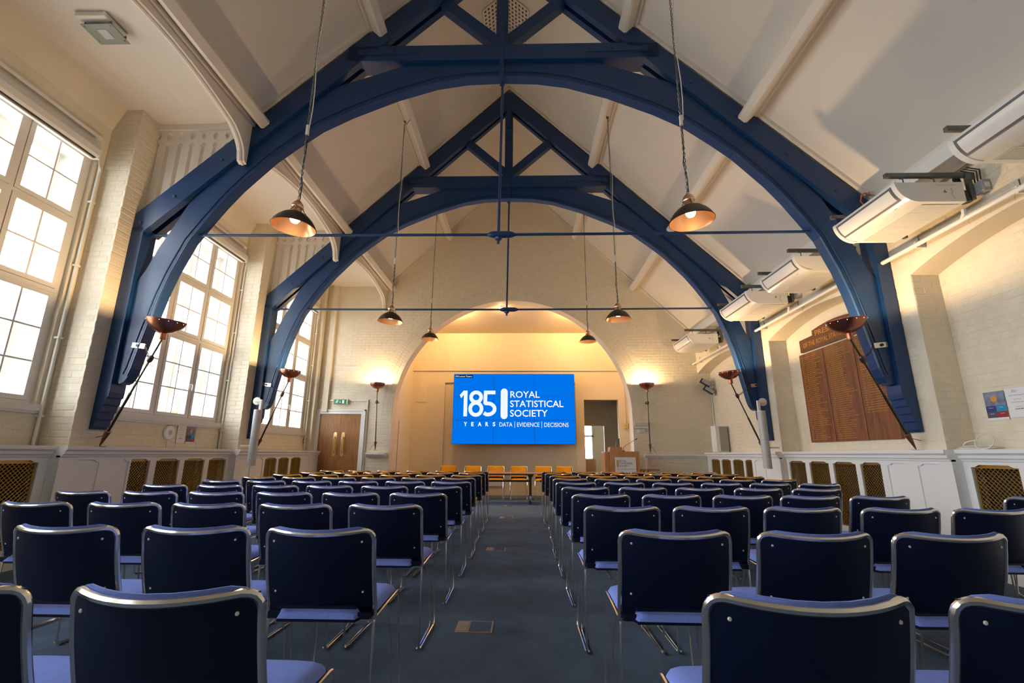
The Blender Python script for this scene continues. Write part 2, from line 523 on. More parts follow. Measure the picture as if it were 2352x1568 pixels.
# ceiling: two slopes and the flat strip over the window side
def roof_z(x):
    return 9.02 - 0.99 * abs(x - XC)
cm = MB()
cm.prism([(XC, 9.02), (4.75, roof_z(4.75)), (4.75, roof_z(4.75) + 0.25), (XC, 9.27)], 'y', -4.2, 12.3)
cm.prism([(XC, 9.02), (XC, 9.27), (-3.72, roof_z(-3.72) + 0.25), (-3.72, roof_z(-3.72))], 'y', -4.2, 12.3)
cm.box(-6.0, -3.66, -4.2, 12.3, 5.62, 5.80)
ceiling = struct(cm.obj('ceiling', M['ceil']))
SPANS = ((-4.2, 2.20), (2.46, 5.40), (5.66, 8.60), (8.86, 11.95))
def purlin(side, xp, y0, y1, w=0.15, d=0.235):
    """beam standing off the slope at distance xp from the centre line, with a bead each side"""
    t = Vector((side, 0, -0.99)).normalized(); n = Vector((-side * 0.99, 0, -1)).normalized()
    c = Vector((XC + side * xp, 0, 9.02 - 0.99 * xp))
    def Q(a, b): p = c + t * a + n * b; return (p.x, p.z)
    e = 0.025
    m = MB().prism([Q(-w / 2, -0.01), Q(-w / 2, d - e), Q(-w / 2 + e, d), Q(w / 2 - e, d), Q(w / 2, d - e), Q(w / 2, -0.01)], 'y', y0, y1)
    m.prism([Q(w / 2, -0.01), Q(w / 2, 0.06), Q(w / 2 + 0.035, 0.06), Q(w / 2 + 0.035, -0.01)], 'y', y0, y1)
    m.prism([Q(-w / 2, -0.01), Q(-w / 2, 0.03), Q(-w / 2 - 0.035, 0.03), Q(-w / 2 - 0.035, -0.01)], 'y', y0, y1)
    return m
for (a, b) in SPANS:
    for side in (-1, 1):
        purlin(side, 1.86, a, b).obj('purlin', M['ceil'], ceiling)
        purlin(side, 3.38, a, b).obj('purlin', M['ceil'], ceiling)
    # curved bracket board under the window-side purlin
    top = 5.50
    L_ = b - a
    def cz(u):
        d = min(u, L_ - u)
        if d < 0.06: return 4.93 - 0.02 * (0.06 - d) / 0.06
        e = min((d - 0.06) / 0.34, 1.0)
        return 4.93 + 0.33 * math.sqrt(1 - (1 - e) ** 2) + 0.16 * math.sin(PI / 2 * min(max((d - 0.2) / (L_ / 2 - 0.2), 0), 1)) 
    us = [0, 0.03, 0.06, 0.09, 0.13, 0.18, 0.24, 0.32, 0.4] + [0.4 + (L_ / 2 - 0.4) * i / 7 for i in range(1, 8)]
    us = us + [L_ - u for u in reversed(us[:-1])]
    MB().prism([(a + u, cz(u)) for u in us] + [(b, top), (a, top)], 'x', -3.80, -3.70).obj('curved_bracket', M['ceil'], ceiling)
    lip = MB().tube([(-3.75, a + u, cz(u)) for u in us], 0.022, 6)
    lip.obj('bracket_bead', M['ceil'], ceiling)
    MB().box(-3.86, -3.66, a, b, 5.5, 5.64).obj('plate_beam', M['ceil'], ceiling)
for y in (2.20, 5.40, 8.60):          # battens where slope meets each truss
    for side in (-1, 1):
        for yy in (y - 0.045, y + 0.26):
            xe = 4.66 if side > 0 else 3.40
            p0 = (XC, yy + 0.02, 9.0); p1 = (XC + side * xe, yy + 0.02, 9.0 - 0.99 * xe)
            MB().bar(p0, p1, 0.045, 0.06, (0, 0, 1)).obj('batten', M['ceil'], ceiling)
for side in (-1, 1):
    xe = 4.66 if side > 0 else 3.40
    MB().bar((XC, YB - 0.02, 8.99), (XC + side * xe, YB - 0.02, 8.99 - 0.99 * xe), 0.04, 0.05).obj('batten', M['ceil'], ceiling)
# pierced ridge vent just past the near truss
for side in (-1, 1):
    t = Vector((side, 0, -0.99)).normalized()
    n = Vector((-side * 0.99, 0, -1)).normalized()
    c = Vector((XC, 0, 9.02))
    vm = MB()
    nu, nv = 6, 17
    pu, pv = 0.085, 0.075
    for i in range(nu + 1):
        a0 = 0.03 + i * pu
        q = [c + t * a0 + n * 0.012, c + t * (a0 + 0.04) + n * 0.012]
        vm.bar(tuple(c + t * (a0 + 0.02) + n * 0.012 + Vector((0, 6.45, 0))), tuple(c + t * (a0 + 0.02) + n * 0.012 + Vector((0, 6.45 + nv * pv, 0))), 0.04, 0.014, tuple(n))
    for j in range(nv + 1):
        yy = 6.45 + j * pv
        vm.bar(tuple(c + t * 0.02 + n * 0.0122 + Vector((0, yy, 0))), tuple(c + t * (0.06 + nu * pu) + n * 0.0122 + Vector((0, yy, 0))), 0.036, 0.014, tuple(n))
    o = vm.obj('ridge_vent', M['ceil'], ceiling)
    MB().bar(tuple(c + t * 0.30 + n * 0.004 + Vector((0, 6.45, 0))), tuple(c + t * 0.30 + n * 0.004 + Vector((0, 7.73, 0))), 0.56, 0.004, tuple(n)).obj('vent_backing', M['dark'], ceiling)

# ---------------------------------------------------------------- painted brickwork
def _unit_brick():
    c = 0.06
    m = MB()
    vs = [(0, 0, 0), (1, 0, 0), (1, 1, 0), (0, 1, 0), (c * .6, c * 1.6, 1), (1 - c * .6, c * 1.6, 1), (1 - c * .6, 1 - c * 1.6, 1), (c * .6, 1 - c * 1.6, 1)]
    m.add(vs, [(4, 5, 6, 7), (0, 1, 5, 4), (1, 2, 6, 5), (2, 3, 7, 6), (3, 0, 4, 7)])
    me = m.mesh('brick')
    me.materials.append(M['brick'])
    return me
BRICK = _unit_brick()
CAMP = Vector((0, 0, H_EYE))
def lay(wall, planes, limit):
    """planes: (origin, u, v, n, u0, u1, v0, v1, inside(u, v), extra wedges). Largest in view become parts, the rest one 'stuff' part."""
    bricks = []
    rnd = random.Random(len(planes) * 31 + limit)
    for (O, u, v, n, u0, u1, v0, v1, inside, wedges) in planes:
        O, u, v, n = Vector(O), Vector(u), Vector(v), Vector(n)
        k = 0
        z = v0
        while z + 0.068 <= v1 + 1e-6:
            x = u0 - (0.112 if k % 2 else 0.0)
            j = 0
            while x < u1:
                ln = 0.2255 if (k % 2 == 0 or j % 2 == 0) else 0.2255
                a, b = max(x, u0), min(x + ln - 0.011, u1)
                if b - a > 0.045 and all(inside(p, q) for p in (a, (a + b) / 2, b) for q in (z, z + 0.066)):
                    d = 0.0018 + rnd.random() * 0.0022
                    h = 0.064 + rnd.random() * 0.003
                    o3 = O + u * a + v * (z + rnd.random() * 0.003)
                    c3 = o3 + u * (b - a) / 2 + v * h / 2
                    r = (CAMP - c3)
                    sz = (b - a) * h * abs(r.normalized().dot(n)) / r.length_squared
                    bricks.append((sz, 'r', o3, u * (b - a), v * h, n * d))
                x += ln; j += 1
            z += 0.0755; k += 1
        for (p0, p1, p2, p3, d) in wedges:
            q = [O + u * p[0] + v * p[1] for p in (p0, p1, p2, p3)]
            c3 = (q[0] + q[1] + q[2] + q[3]) / 4
            r = (CAMP - c3)
            area = (q[1] - q[0]).cross(q[3] - q[0]).length
            bricks.append((area * abs(r.normalized().dot(n)) / r.length_squared, 'w', q, n * d))
    bricks.sort(key=lambda b: -b[0])
    base = wloc(wall)
    rest = MB()
    cc = 0.06
    for i, b in enumerate(bricks):
        if b[1] == 'r':
            _, _, o3, U, V, N = b
            if i < limit:
                ob = bpy.data.objects.new('brick', BRICK)
                COL.objects.link(ob); ob.parent = wall
                w3 = o3 - base
                ob.matrix_local = Matrix(((U.x, V.x, N.x, w3.x), (U.y, V.y, N.y, w3.y), (U.z, V.z, N.z, w3.z), (0, 0, 0, 1)))
                continue
            q = [o3, o3 + U, o3 + U + V, o3 + V]
        else:
            q, N = b[2], b[3]
        ctr = (q[0] + q[1] + q[2] + q[3]) / 4
        fr = [p + (ctr - p) * 0.08 + N for p in q]
        geo = (q + fr, [(4, 5, 6, 7), (0, 1, 5, 4), (1, 2, 6, 5), (2, 3, 7, 6), (3, 0, 4, 7)])
        if i < limit:
            MB().add(*geo).obj('brick', M['brick'], wall)
        else:
            rest.add(*geo)
    if rest.v:
        o = rest.obj('brickwork', M['brick'], wall)
        o['kind'] = 'stuff'

# end wall: brick field, three rings of headers round the arch
RING = 0.36
def in_back(x, z):
    if z > 9.0 - 0.99 * abs(x - XC) - 0.06: return False
    if x < -3.65 and z > 5.58: return False
    if z > A_Z:
        if math.hypot(x - A_C, z - A_Z) < A_R + RING + 0.01: return False
    elif abs(x - A_C) < A_R + 0.005: return False
    if -5.36 < x < -3.99 and z < 2.32: return False
    return True
wed = []
for ring in range(3):
    r0 = A_R + 0.004 + ring * 0.12; r1 = r0 + 0.11
    nb = int(PI * r0 / 0.0765)
    for i in range(nb):
        a0 = PI * i / nb + 0.0016 ; a1 = PI * (i + 1) / nb - 0.0016
        P = lambda r, a: (A_C - r * math.cos(a), A_Z + r * math.sin(a))
        wed.append((P(r0, a0), P(r0, a1), P(r1, a1), P(r1, a0), 0.003 + 0.003 * random.random()))
lay(wall_back, [((0, YB, 0), (1, 0, 0), (0, 0, 1), (0, -1, 0), -5.30, 4.82, 0.05, 8.95, in_back, wed)], 300)
# left wall: piers (front faces and the returns towards the camera) and the wall under the sills
pl = []
for a, b in PIERS_L[1:]:
    pl.append(((-5.08, 0, 0), (0, 1, 0), (0, 0, 1), (1, 0, 0), a, b, 1.24, 5.55, lambda p, q: True, []))
    pl.append(((0, a, 0), (1, 0, 0), (0, 0, 1), (0, -1, 0), -5.435, -5.08, 1.24, 5.55, lambda p, q: True, []))
for k in (1, 2, 3):
    a, b = W_Y0 + W_OFF[k] - 0.3, W_Y1 + W_OFF[k] + (0.12 if k == 1 else 0.06)
    pl.append(((-5.44, 0, 0), (0, 1, 0), (0, 0, 1), (1, 0, 0), a, b, 1.24, 1.58, lambda p, q: True, []))
lay(wall_left, pl, 260)
# right wall: pier faces, arch faces, recess jambs and recess backs
def in_face(p, q):
    for a, b in RECESS:
        if a - 0.003 < p < b + 0.003:
            c, hw = (a + b) / 2, (b - a) / 2
            R_ = (hw * hw + 0.0441) / 0.42
            return q > 3.41 - R_ + math.sqrt(max(R_ * R_ - (p - c) ** 2, 0)) + 0.02
    return p < 11.94
def in_rec(a, b):
    c, hw = (a + b) / 2, (b - a) / 2
    R_ = (hw * hw + 0.0441) / 0.42
    return lambda p, q: q < 3.41 - R_ + math.sqrt(max(R_ * R_ - (p - c) ** 2, 0)) - 0.01
pl = [((4.51, 0, 0), (0, 1, 0), (0, 0, 1), (-1, 0, 0), 2.0, 11.93, 1.24, 4.12, in_face, [])]
for a, b in RECESS[1:]:
    pl.append(((4.83, 0, 0), (0, 1, 0), (0, 0, 1), (-1, 0, 0), a, min(b, 11.94), 1.24, 3.41, in_rec(a, b), []))
    if b < 11:
        pl.append(((0, b, 0), (1, 0, 0), (0, 0, 1), (0, -1, 0), 4.515, 4.83, 1.24, 3.20, lambda p, q: True, []))
lay(wall_right, pl, 300)

# ---------------------------------------------------------------- panelled dado with brass grilles
def dado(name, side, segs):
    """side -1: left wall, 1: right wall. segs: (face x, y0, y1, [(kind, y0, y1)])"""
    root = None
    s = -side                         # direction into the room
    for (fx, y0, y1, cells) in segs:
        wallx = fx - s * 0.16
        m = MB()
        back = fx - s * 0.045
        # rails and stiles between the cells
        zt, zb = 1.06, 0.20
        x0, x1 = sorted((fx, back))
        m.box(x0, x1, y0, y1, 0.0, zb)
        ys = [y0] + [e for c in cells for e in (c[1], c[2])] + [y1]
        for a, b in zip(ys[0::2], ys[1::2]):
            if b > a: m.box(x0, x1, a, b, zb, 1.12)
        for c in cells:               # shouldered head over each cell
            a, b = c[1], c[2]
            q = min(0.09, (b - a) * 0.22)
            m.prism([(a, zt - 0.012), (a + q * 0.5, zt - 0.010), (a + q, zt + 0.012), (b - q, zt + 0.012), (b - q * 0.5, zt - 0.010), (b, zt - 0.012), (b, 1.12), (a, 1.12)], 'x', x0, x1)
        # skirting and returns at the ends
        a0, a1 = sorted((fx + s * 0.018, back))
        a0, a1 = sorted((fx + s * 0.018, fx + s * 0.0005))
        m.box(a0, a1, y0 + 0.002, y1 - 0.002, 0.001, 0.13)
        b0, b1 = sorted((fx, wallx))
        c0_, c1_ = sorted((back - s * 0.001, wallx))
        m.box(c0_, c1_, y0 + 0.001, y0 + 0.03, 0, 1.12).box(c0_, c1_, y1 - 0.03, y1 - 0.001, 0, 1.12)
        if root is None:
            root = struct(m.obj(name, M['white']))
        else:
            m.obj('panel_frame', M['white'], root)
        # moulded capping: profile in (x, z)
        pr = [(0.0, 1.10), (0.012, 1.105), (0.018, 1.125), (0.035, 1.135), (0.037, 1.165), (0.052, 1.175), (0.062, 1.185), (0.062, 1.222), (-0.34, 1.222), (-0.34, 1.10)]
        MB().prism([(fx + s * p, z) for p, z in pr], 'y', y0 - 0.0, y1).obj('capping', M['white'], root)
        for kind, a, b in cells:
            if kind == 'panel':
                c0, c1 = sorted((fx - s * 0.016, back))
                MB().box(c0, c1, a, b, zb, 1.10).obj('panel', M['white'], root)
            else:
                d0, d1 = sorted((fx - s * 0.15, fx - s * 0.14))
                g = MB()
                f0, f1 = sorted((fx - s * 0.018, fx - s * 0.030))
                wv = 0.022
                g.box(f0, f1, a, a + wv, zb, zt + 0.012).box(f0, f1, b - wv, b, zb, zt + 0.012)
                g.box(f0, f1, a + wv, b - wv, zb, zb + wv).box(f0, f1, a + wv, b - wv, zt - wv, zt + 0.012)
                gr = g.obj('grille', M['brass'], root)
                lat = MB()
                A, B, Z0, Z1 = a + wv, b - wv, zb + wv, zt - wv
                pitch = 0.045
                xx = fx - s * 0.026
                for dirn in (1, -1):
                    k = -int((Z1 - Z0) / pitch) - 2
                    while k * pitch < (B - A) + (Z1 - Z0):
                        c = k * pitch
                        # line y = A + c + dirn*(z - Z0) clipped
                        pts = []
                        for t in (0.0, Z1 - Z0):
                            pts.append(((A + c + t) if dirn > 0 else (A + c + (Z1 - Z0) - t), Z0 + t))
                        (ya, za), (yb, zb_) = pts
                        # clip to [A, B]
                        t0, t1 = 0.0, 1.0
                        dy = yb - ya
                        lo, hi = sorted(((A - ya) / dy, (B - ya) / dy))
                        t0, t1 = max(t0, lo), min(t1, hi)
                        if t1 - t0 > 0.004:
                            p0 = (xx + s * 0.002 * dirn, ya + dy * t0, za + (zb_ - za) * t0); p1 = (xx + s * 0.002 * dirn, ya + dy * t1, za + (zb_ - za) * t1)
                            d = Vector(p1) - Vector(p0)
                            sd = Vector((0, -d.z, d.y)).normalized() * 0.0042
                            P0, P1 = Vector(p0), Vector(p1)
                            th = Vector((s * 0.003, 0, 0))
                            lat.add([P0 - sd, P0 + sd, P1 + sd, P1 - sd, P0 - sd * .5 + th, P0 + sd * .5 + th, P1 + sd * .5 + th, P1 - sd * .5 + th],
                                    [(0, 1, 5, 4), (1, 2, 6, 5), (2, 3, 7, 6), (3, 0, 4, 7), (4, 5, 6, 7)])
                        k += 1
                lo_ = lat.obj('lattice', M['brass'], gr)
                lo_['kind'] = 'stuff'
                MB().box(d0, d1, a - 0.01, b + 0.01, 0.10, 1.10).obj('void_shade_panel', M['dark'], root)  # dark sheet painted as the shade behind the lattice
    return root
G, P_ = 'grille', 'panel'
bay = lambda o: [(G, 6.13 + o, 6.53 + o), (G, 6.64 + o, 7.10 + o), (G, 7.20 + o, 7.66 + o), (G, 7.77 + o, 8.22 + o)]
dado('trim_1', -1, [
    (-5.16, -4.2, 5.10, [(G, 3.10, 3.55), (G, 4.02, 5.00)]),
    (-5.04, 5.10, 6.06, [(P_, 5.25, 5.60), (P_, 5.69, 6.03)]),
    (-5.16, 6.06, 8.30, bay(0)),
    (-5.04, 8.30, 9.26, [(P_, 8.42, 8.78), (P_, 8.87, 9.20)]),
    (-5.16, 9.26, 11.94, [(G, 9.476, 9.93), (G, 10.02, 10.46), (G, 10.56, 11.02), (P_, 11.12, 11.50)]),
])
dado('trim_2', 1, [
    (4.56, -4.2, 5.08, [(G, 3.45, 3.95), (G, 4.53, 5.00)]),
    (4.45, 5.08, 6.08, [(P_, 5.17, 5.52), (P_, 5.60, 5.97)]),
    (4.56, 6.08, 8.40, [(G, 6.18, 6.60), (G, 6.69, 7.17), (G, 7.27, 7.75), (G, 7.86, 8.32)]),
    (4.45, 8.40, 9.42, [(P_, 8.50, 8.93), (P_, 8.99, 9.32)]),
    (4.56, 9.42, 11.94, [(G, 9.60, 9.95), (G, 10.03, 10.52), (G, 10.63, 11.11), (G, 11.21, 11.70)]),
])
# dado rail and casing on the end wall, right of the arch, and the small shelf left of it
m = MB()
pr = [(0.0, 1.08), (-0.03, 1.10), (-0.035, 1.13), (-0.06, 1.14), (-0.06, 1.18), (0.0, 1.18)]
m.prism([(YB + a, z) for a, z in pr], 'x', 3.02, 4.52)
m.box(3.05, 3.10, YB - 0.03, YB, 0.0, 1.09)
struct(m.obj('trim_3', M['white']))
m = MB().prism([(YB + a * 2.0, z - 0.005) for a, z in ((0.0, 1.09), (-0.03, 1.10), (-0.035, 1.135), (-0.06, 1.145), (-0.06, 1.19), (0.0, 1.19))], 'x', -3.94, -3.44)
m.obj('wall_shelf', M['white'], None, label='short white moulded shelf under the uplighter left of the arch', category='shelf')
# ---------------------------------------------------------------- tall windows: inner casements, outer sashes
COLS = ((6.115, 6.786), (6.841, 7.518), (7.569, 8.245))
ROWS = ((1.712, 2.963, 3), (3.020, 3.890, 2), (3.942, 4.800, 2))
def window(k):
    o = W_OFF[k]
    y0, y1 = W_Y0 + o, W_Y1 + o
    m = MB()
    XB, XF = -5.57, -5.495
    # fixed frame: full members behind, narrower in front, so each sash sits in a dark rebate
    for lap, xa, xb in ((0.02, XB, XB + 0.03), (0.0, XB + 0.03, XF)):
        ys = [y0] + [e for c in COLS for e in (c[0] + o - 0.004 + lap, c[1] + o + 0.004 - lap)] + [y1]
        for a, b in zip(ys[0::2], ys[1::2]):
            m.box(xa, xb, a, b, 1.66, 4.86)
        zs = [1.66] + [e for r in ROWS for e in (r[0] - 0.004 + lap, r[1] + 0.004 - lap)] + [4.86]
        for a, b in zip(zs[0::2], zs[1::2]):
            for c in COLS:
                m.box(xa, xb, c[0] + o - 0.004 + lap, c[1] + o + 0.004 - lap, a, b)
    root = struct(m.obj('window_%d' % k, M['winwhite']))
    MB().box(-5.60, -5.40, y0 - 0.05, y1 + 0.03, 1.60, 1.672).box(-5.44, -5.415, y0 - 0.05, y1 + 0.03, 1.575, 1.60).obj('sill', M['winwhite'], root)
    for ci, (ca, cb) in enumerate(COLS):
        for ri, (ra, rb, nz) in enumerate(ROWS):
            a, b = ca + o, cb + o
            st = 0.052
            f = MB()
            xs0, xs1 = -5.535, -5.487
            f.box(xs0, xs1, a, a + st, ra, rb).box(xs0, xs1, b - st, b, ra, rb)
            f.box(xs0, xs1, a + st, b - st, ra, ra + st).box(xs0, xs1, a + st, b - st, rb - st, rb)
            sash = f.obj('sash', M['winwhite'], root)
            gy0, gy1, gz0, gz1 = a + st, b - st, ra + st, rb - st
            ym = (gy0 + gy1) / 2
            bw = 0.0095
            MB().box(-5.53, -5.492, ym - bw, ym + bw, gz0, gz1).obj('glazing_bar', M['winwhite'], sash)
            for j in range(1, nz):
                zz = gz0 + (gz1 - gz0) * j / nz
                MB().box(-5.53, -5.493, gy0, gy1, zz - bw, zz + bw).obj('glazing_bar', M['winwhite'], sash)
            for j in range(nz):
                z0 = gz0 + (gz1 - gz0) * j / nz + (bw if j else 0); z1 = gz0 + (gz1 - gz0) * (j + 1) / nz - (bw if j < nz - 1 else 0)
                for p0, p1 in ((gy0, ym - bw), (ym + bw, gy1)):
                    MB().add([(-5.512, p0, z0), (-5.512, p1, z0), (-5.512, p1, z1), (-5.512, p0, z1)], [(0, 1, 2, 3)]).obj('pane', M['glass'], sash)
            if ri == 0 and ci in (1,):
                h = MB().box(-5.487, -5.475, b - 0.04, b - 0.012, 2.17, 2.27).tube([(-5.475, b - 0.026, 2.25), (-5.445, b - 0.026, 2.25), (-5.44, b - 0.028, 2.15)], 0.008, 6)
                h.obj('casement_handle', M['white'], sash)
    # outer sash windows flush with the outside of the wall
    w = MB()
    XA, XC_ = -5.93, -5.86
    for c in COLS:
        a, b = c[0] + o, c[1] + o
        w.box(XA, XC_, a - 0.02, a + 0.05, 1.60, 4.86).box(XA, XC_, b - 0.05, b + 0.02, 1.60, 4.86)
        mid = (a + b) / 2
        w.box(XA + 0.02, XC_ - 0.01, mid - 0.02, mid + 0.02, 1.70, 4.80)
        for z in (1.68, 2.50, 3.26, 4.05, 4.78):
            w.box(XA + 0.01, XC_ - 0.002, a + 0.05, b - 0.05, z - 0.028, z + 0.028)
    w.box(-5.98, -5.80, y0, y1, 1.58, 1.64)
    w.obj('outer_sash', M['winwhite'], root)
    # side and head linings
    l = MB()
    l.box(-5.9, -5.56, y0 - 0.02, y0 + 0.015, 1.6, 4.86).box(-5.9, -5.56, y1 - 0.015, y1 + 0.02, 1.6, 4.86).box(-5.9, -5.56, y0, y1, 4.83, 4.87).box(-5.9, -5.56, y0, y1, 1.60, 1.64)
    l.obj('lining', M['winwhite'], root)
for k in (5, 4, 1, 2, 3):  # the first two are unseen behind the camera, added for more daylight
    window(k)

# roller blind cassettes over the windows
BL = {1: 'rolled-up blind cassette over the nearest left window', 2: 'rolled-up blind cassette over the middle left window', 3: 'rolled-up blind cassette over the far left window by the door'}
for k in (1, 2, 3):
    o = W_OFF[k]
    t = thing('roller_blind', BL[k], 'blind', (-5.36, 7.15 + o, 4.74), 'roller blinds on the left wall')
    y0, y1 = W_Y0 + o + 0.02, W_Y1 + o - 0.08
    MB().prism([(-5.44, 4.745), (-5.44, 4.88), (-5.335, 4.88), (-5.31, 4.85), (-5.31, 4.77), (-5.33, 4.745)], 'y', y0, y1).obj('cassette', M['winwhite'], t)
    MB().box(-5.42, -5.34, y0 + 0.02, y1 - 0.02, 4.733, 4.746).obj('slot', M['black'], t)
    MB().box(-5.40, -5.36, y0 + 0.02, y1 - 0.03, 4.715, 4.733).obj('bottom_bar', M['winwhite'], t)
    MB().box(-5.43, -5.33, y1, y1 + 0.03, 4.74, 4.87).obj('end_cap', M['plastic'], t)
    yc = y1 + 0.045
    MB().tube([(-5.37, yc, 4.80), (-5.36, yc + 0.02, 4.68), (-5.35, yc + 0.035, 4.60), (-5.35, yc + 0.05, 4.61), (-5.37, yc + 0.03, 4.70)], 0.005, 5).obj('cord', M['plastic'], t)

# surface conduit above the windows, drops beside them
CD = {1: 'cream conduit along the wall above the nearest left window', 2: 'cream conduit along the wall above the middle left window', 3: 'cream conduit along the wall above the far left window'}
DR = {1: 'thin cream pipe running down beside the nearest left window', 2: 'thin cream pipe running down beside the middle left window', 3: 'thin cream pipe running down beside the far left window'}
for k in (1, 2, 3):
    o = W_OFF[k]
    t = thing('conduit', CD[k], 'conduit', (-5.42, 7.1 + o, 5.06), 'conduits above the left windows')
    ye = 8.30 + o if k < 3 else 11.70
    MB().box(-5.445, -5.405, 5.80 + o, ye, 5.045, 5.085).obj('trunking', M['winwhite'], t)
    MB().box(-5.405, -5.395, 7.0 + o, 7.05 + o, 5.03, 5.10).obj('clip', M['winwhite'], t)
    t = thing('wall_pipe', DR[k], 'pipe', (-5.40, W_Y1 + o + 0.05, 1.23), 'thin pipes beside the left windows')
    yp = W_Y1 + o + 0.045
    MB().tube([(-5.405, yp, 1.225), (-5.405, yp, 4.70)], 0.017, 8).obj('pipe', M['winwhite'], t, smooth=True)
    for z in (1.55, 2.45, 3.35, 4.2):
        MB().box(-5.44, -5.38, yp - 0.028, yp + 0.028, z - 0.012, z + 0.012).obj('clip', M['winwhite'], t)

# ---------------------------------------------------------------- outside: lawn edge, brick house, hedge, autumn tree
struct(MB().box(-40, -6.0, -20, 40, -0.9, -0.8).obj('ground', mat('pale_paving', (0.42, 0.42, 0.40, 1), 0.9)))
M['palebrick'] = mat('pale_stock_brick', (0.50, 0.44, 0.36, 1), 0.9, var=0.2, vscale=14)
t = thing('house', 'pale brick house with tall windows seen through the far left window', 'building', (-12.0, 21.0, -0.8))
hw_ = MB().box(-16, -11.0, 15.5, 30, -0.8, 8.5)
hw_.obj('wall', M['palebrick'], t)
for yy in (16.6, 18.6, 20.6, 22.6):
    for zz in (0.6, 3.6):
        fr = MB().box(-11.02, -10.95, yy - 0.5, yy + 0.5, zz, zz + 1.9).obj('window', M['winwhite'], t)
        MB().box(-10.95, -10.94, yy - 0.42, yy + 0.42, zz + 0.08, zz + 1.82).obj('pane', M['greyplastic'], fr)
MB().prism([(15.3, 8.5), (30.2, 8.5), (30.2, 8.7), (22.7, 11.5), (15.3, 8.7)], 'x', -16.2, -10.8).obj('roof', M['palebrick'], t)
M['leaf'] = mat('hedge_leaves', (0.16, 0.24, 0.09, 1), 0.8, var=0.3, vscale=5)
M['bark'] = mat('pale_bark', (0.30, 0.24, 0.20, 1), 0.9)
M['redleaf'] = mat('autumn_leaves', (0.62, 0.22, 0.10, 1), 0.8, var=0.3, vscale=5)
def leaf_cloud(name, c, r, n, size, m_, parent=None, seed=3, **kw):
    rn = random.Random(seed)
    mb = MB()
    for i in range(n):
        while True:
            p = Vector((rn.uniform(-1, 1), rn.uniform(-1, 1), rn.uniform(-1, 1)))
            if 0.2 < p.length < 1: break
        p = Vector((c[0] + p.x * r[0], c[1] + p.y * r[1], c[2] + p.z * r[2]))
        u = Vector((rn.uniform(-1, 1), rn.uniform(-1, 1), rn.uniform(-1, 1))).normalized()
        w = u.orthogonal().normalized()
        s_ = size * rn.uniform(0.6, 1.3)
        mb.add([p - u * s_, p + w * s_ * 0.5, p + u * s_, p - w * s_ * 0.5], [(0, 1, 2, 3)])
    return mb.obj(name, m_, parent, **kw)
leaf_cloud('hedge', (-8.3, 11.2, 0.8), (0.8, 2.2, 1.5), 1800, 0.09, M['leaf'], None, 5, label='green bush outside the middle left window', category='bush')
t = thing('tree', 'bare autumn tree with reddish leaves outside the nearest left window', 'tree', (-11.0, 5.6, -0.8))
tr = MB()
rn = random.Random(11)
def grow(p, d, l, r, lev):
    q = p + d * l
    tr.tube([p, (p + q) / 2 + Vector((rn.uniform(-.1, .1), rn.uniform(-.1, .1), 0)) * l * 0.4, q], [r, r * 0.85, r * 0.7], 5)
    if lev == 0: return
    for i in range(3):
        e = (d + Vector((rn.uniform(-.8, .8), rn.uniform(-.8, .8), rn.uniform(-.2, .6)))).normalized()
        grow(q, e, l * 0.72, r * 0.6, lev - 1)
grow(Vector((-11.0, 5.6, -0.8)), Vector((0.05, 0.05, 1)), 2.4, 0.14, 4)
tr.obj('trunk', M['bark'], t)
lf = leaf_cloud('foliage', (-11.0, 5.8, 4.2), (2.4, 2.6, 2.6), 420, 0.10, M['redleaf'], t, 9)
lf['kind'] = 'stuff'
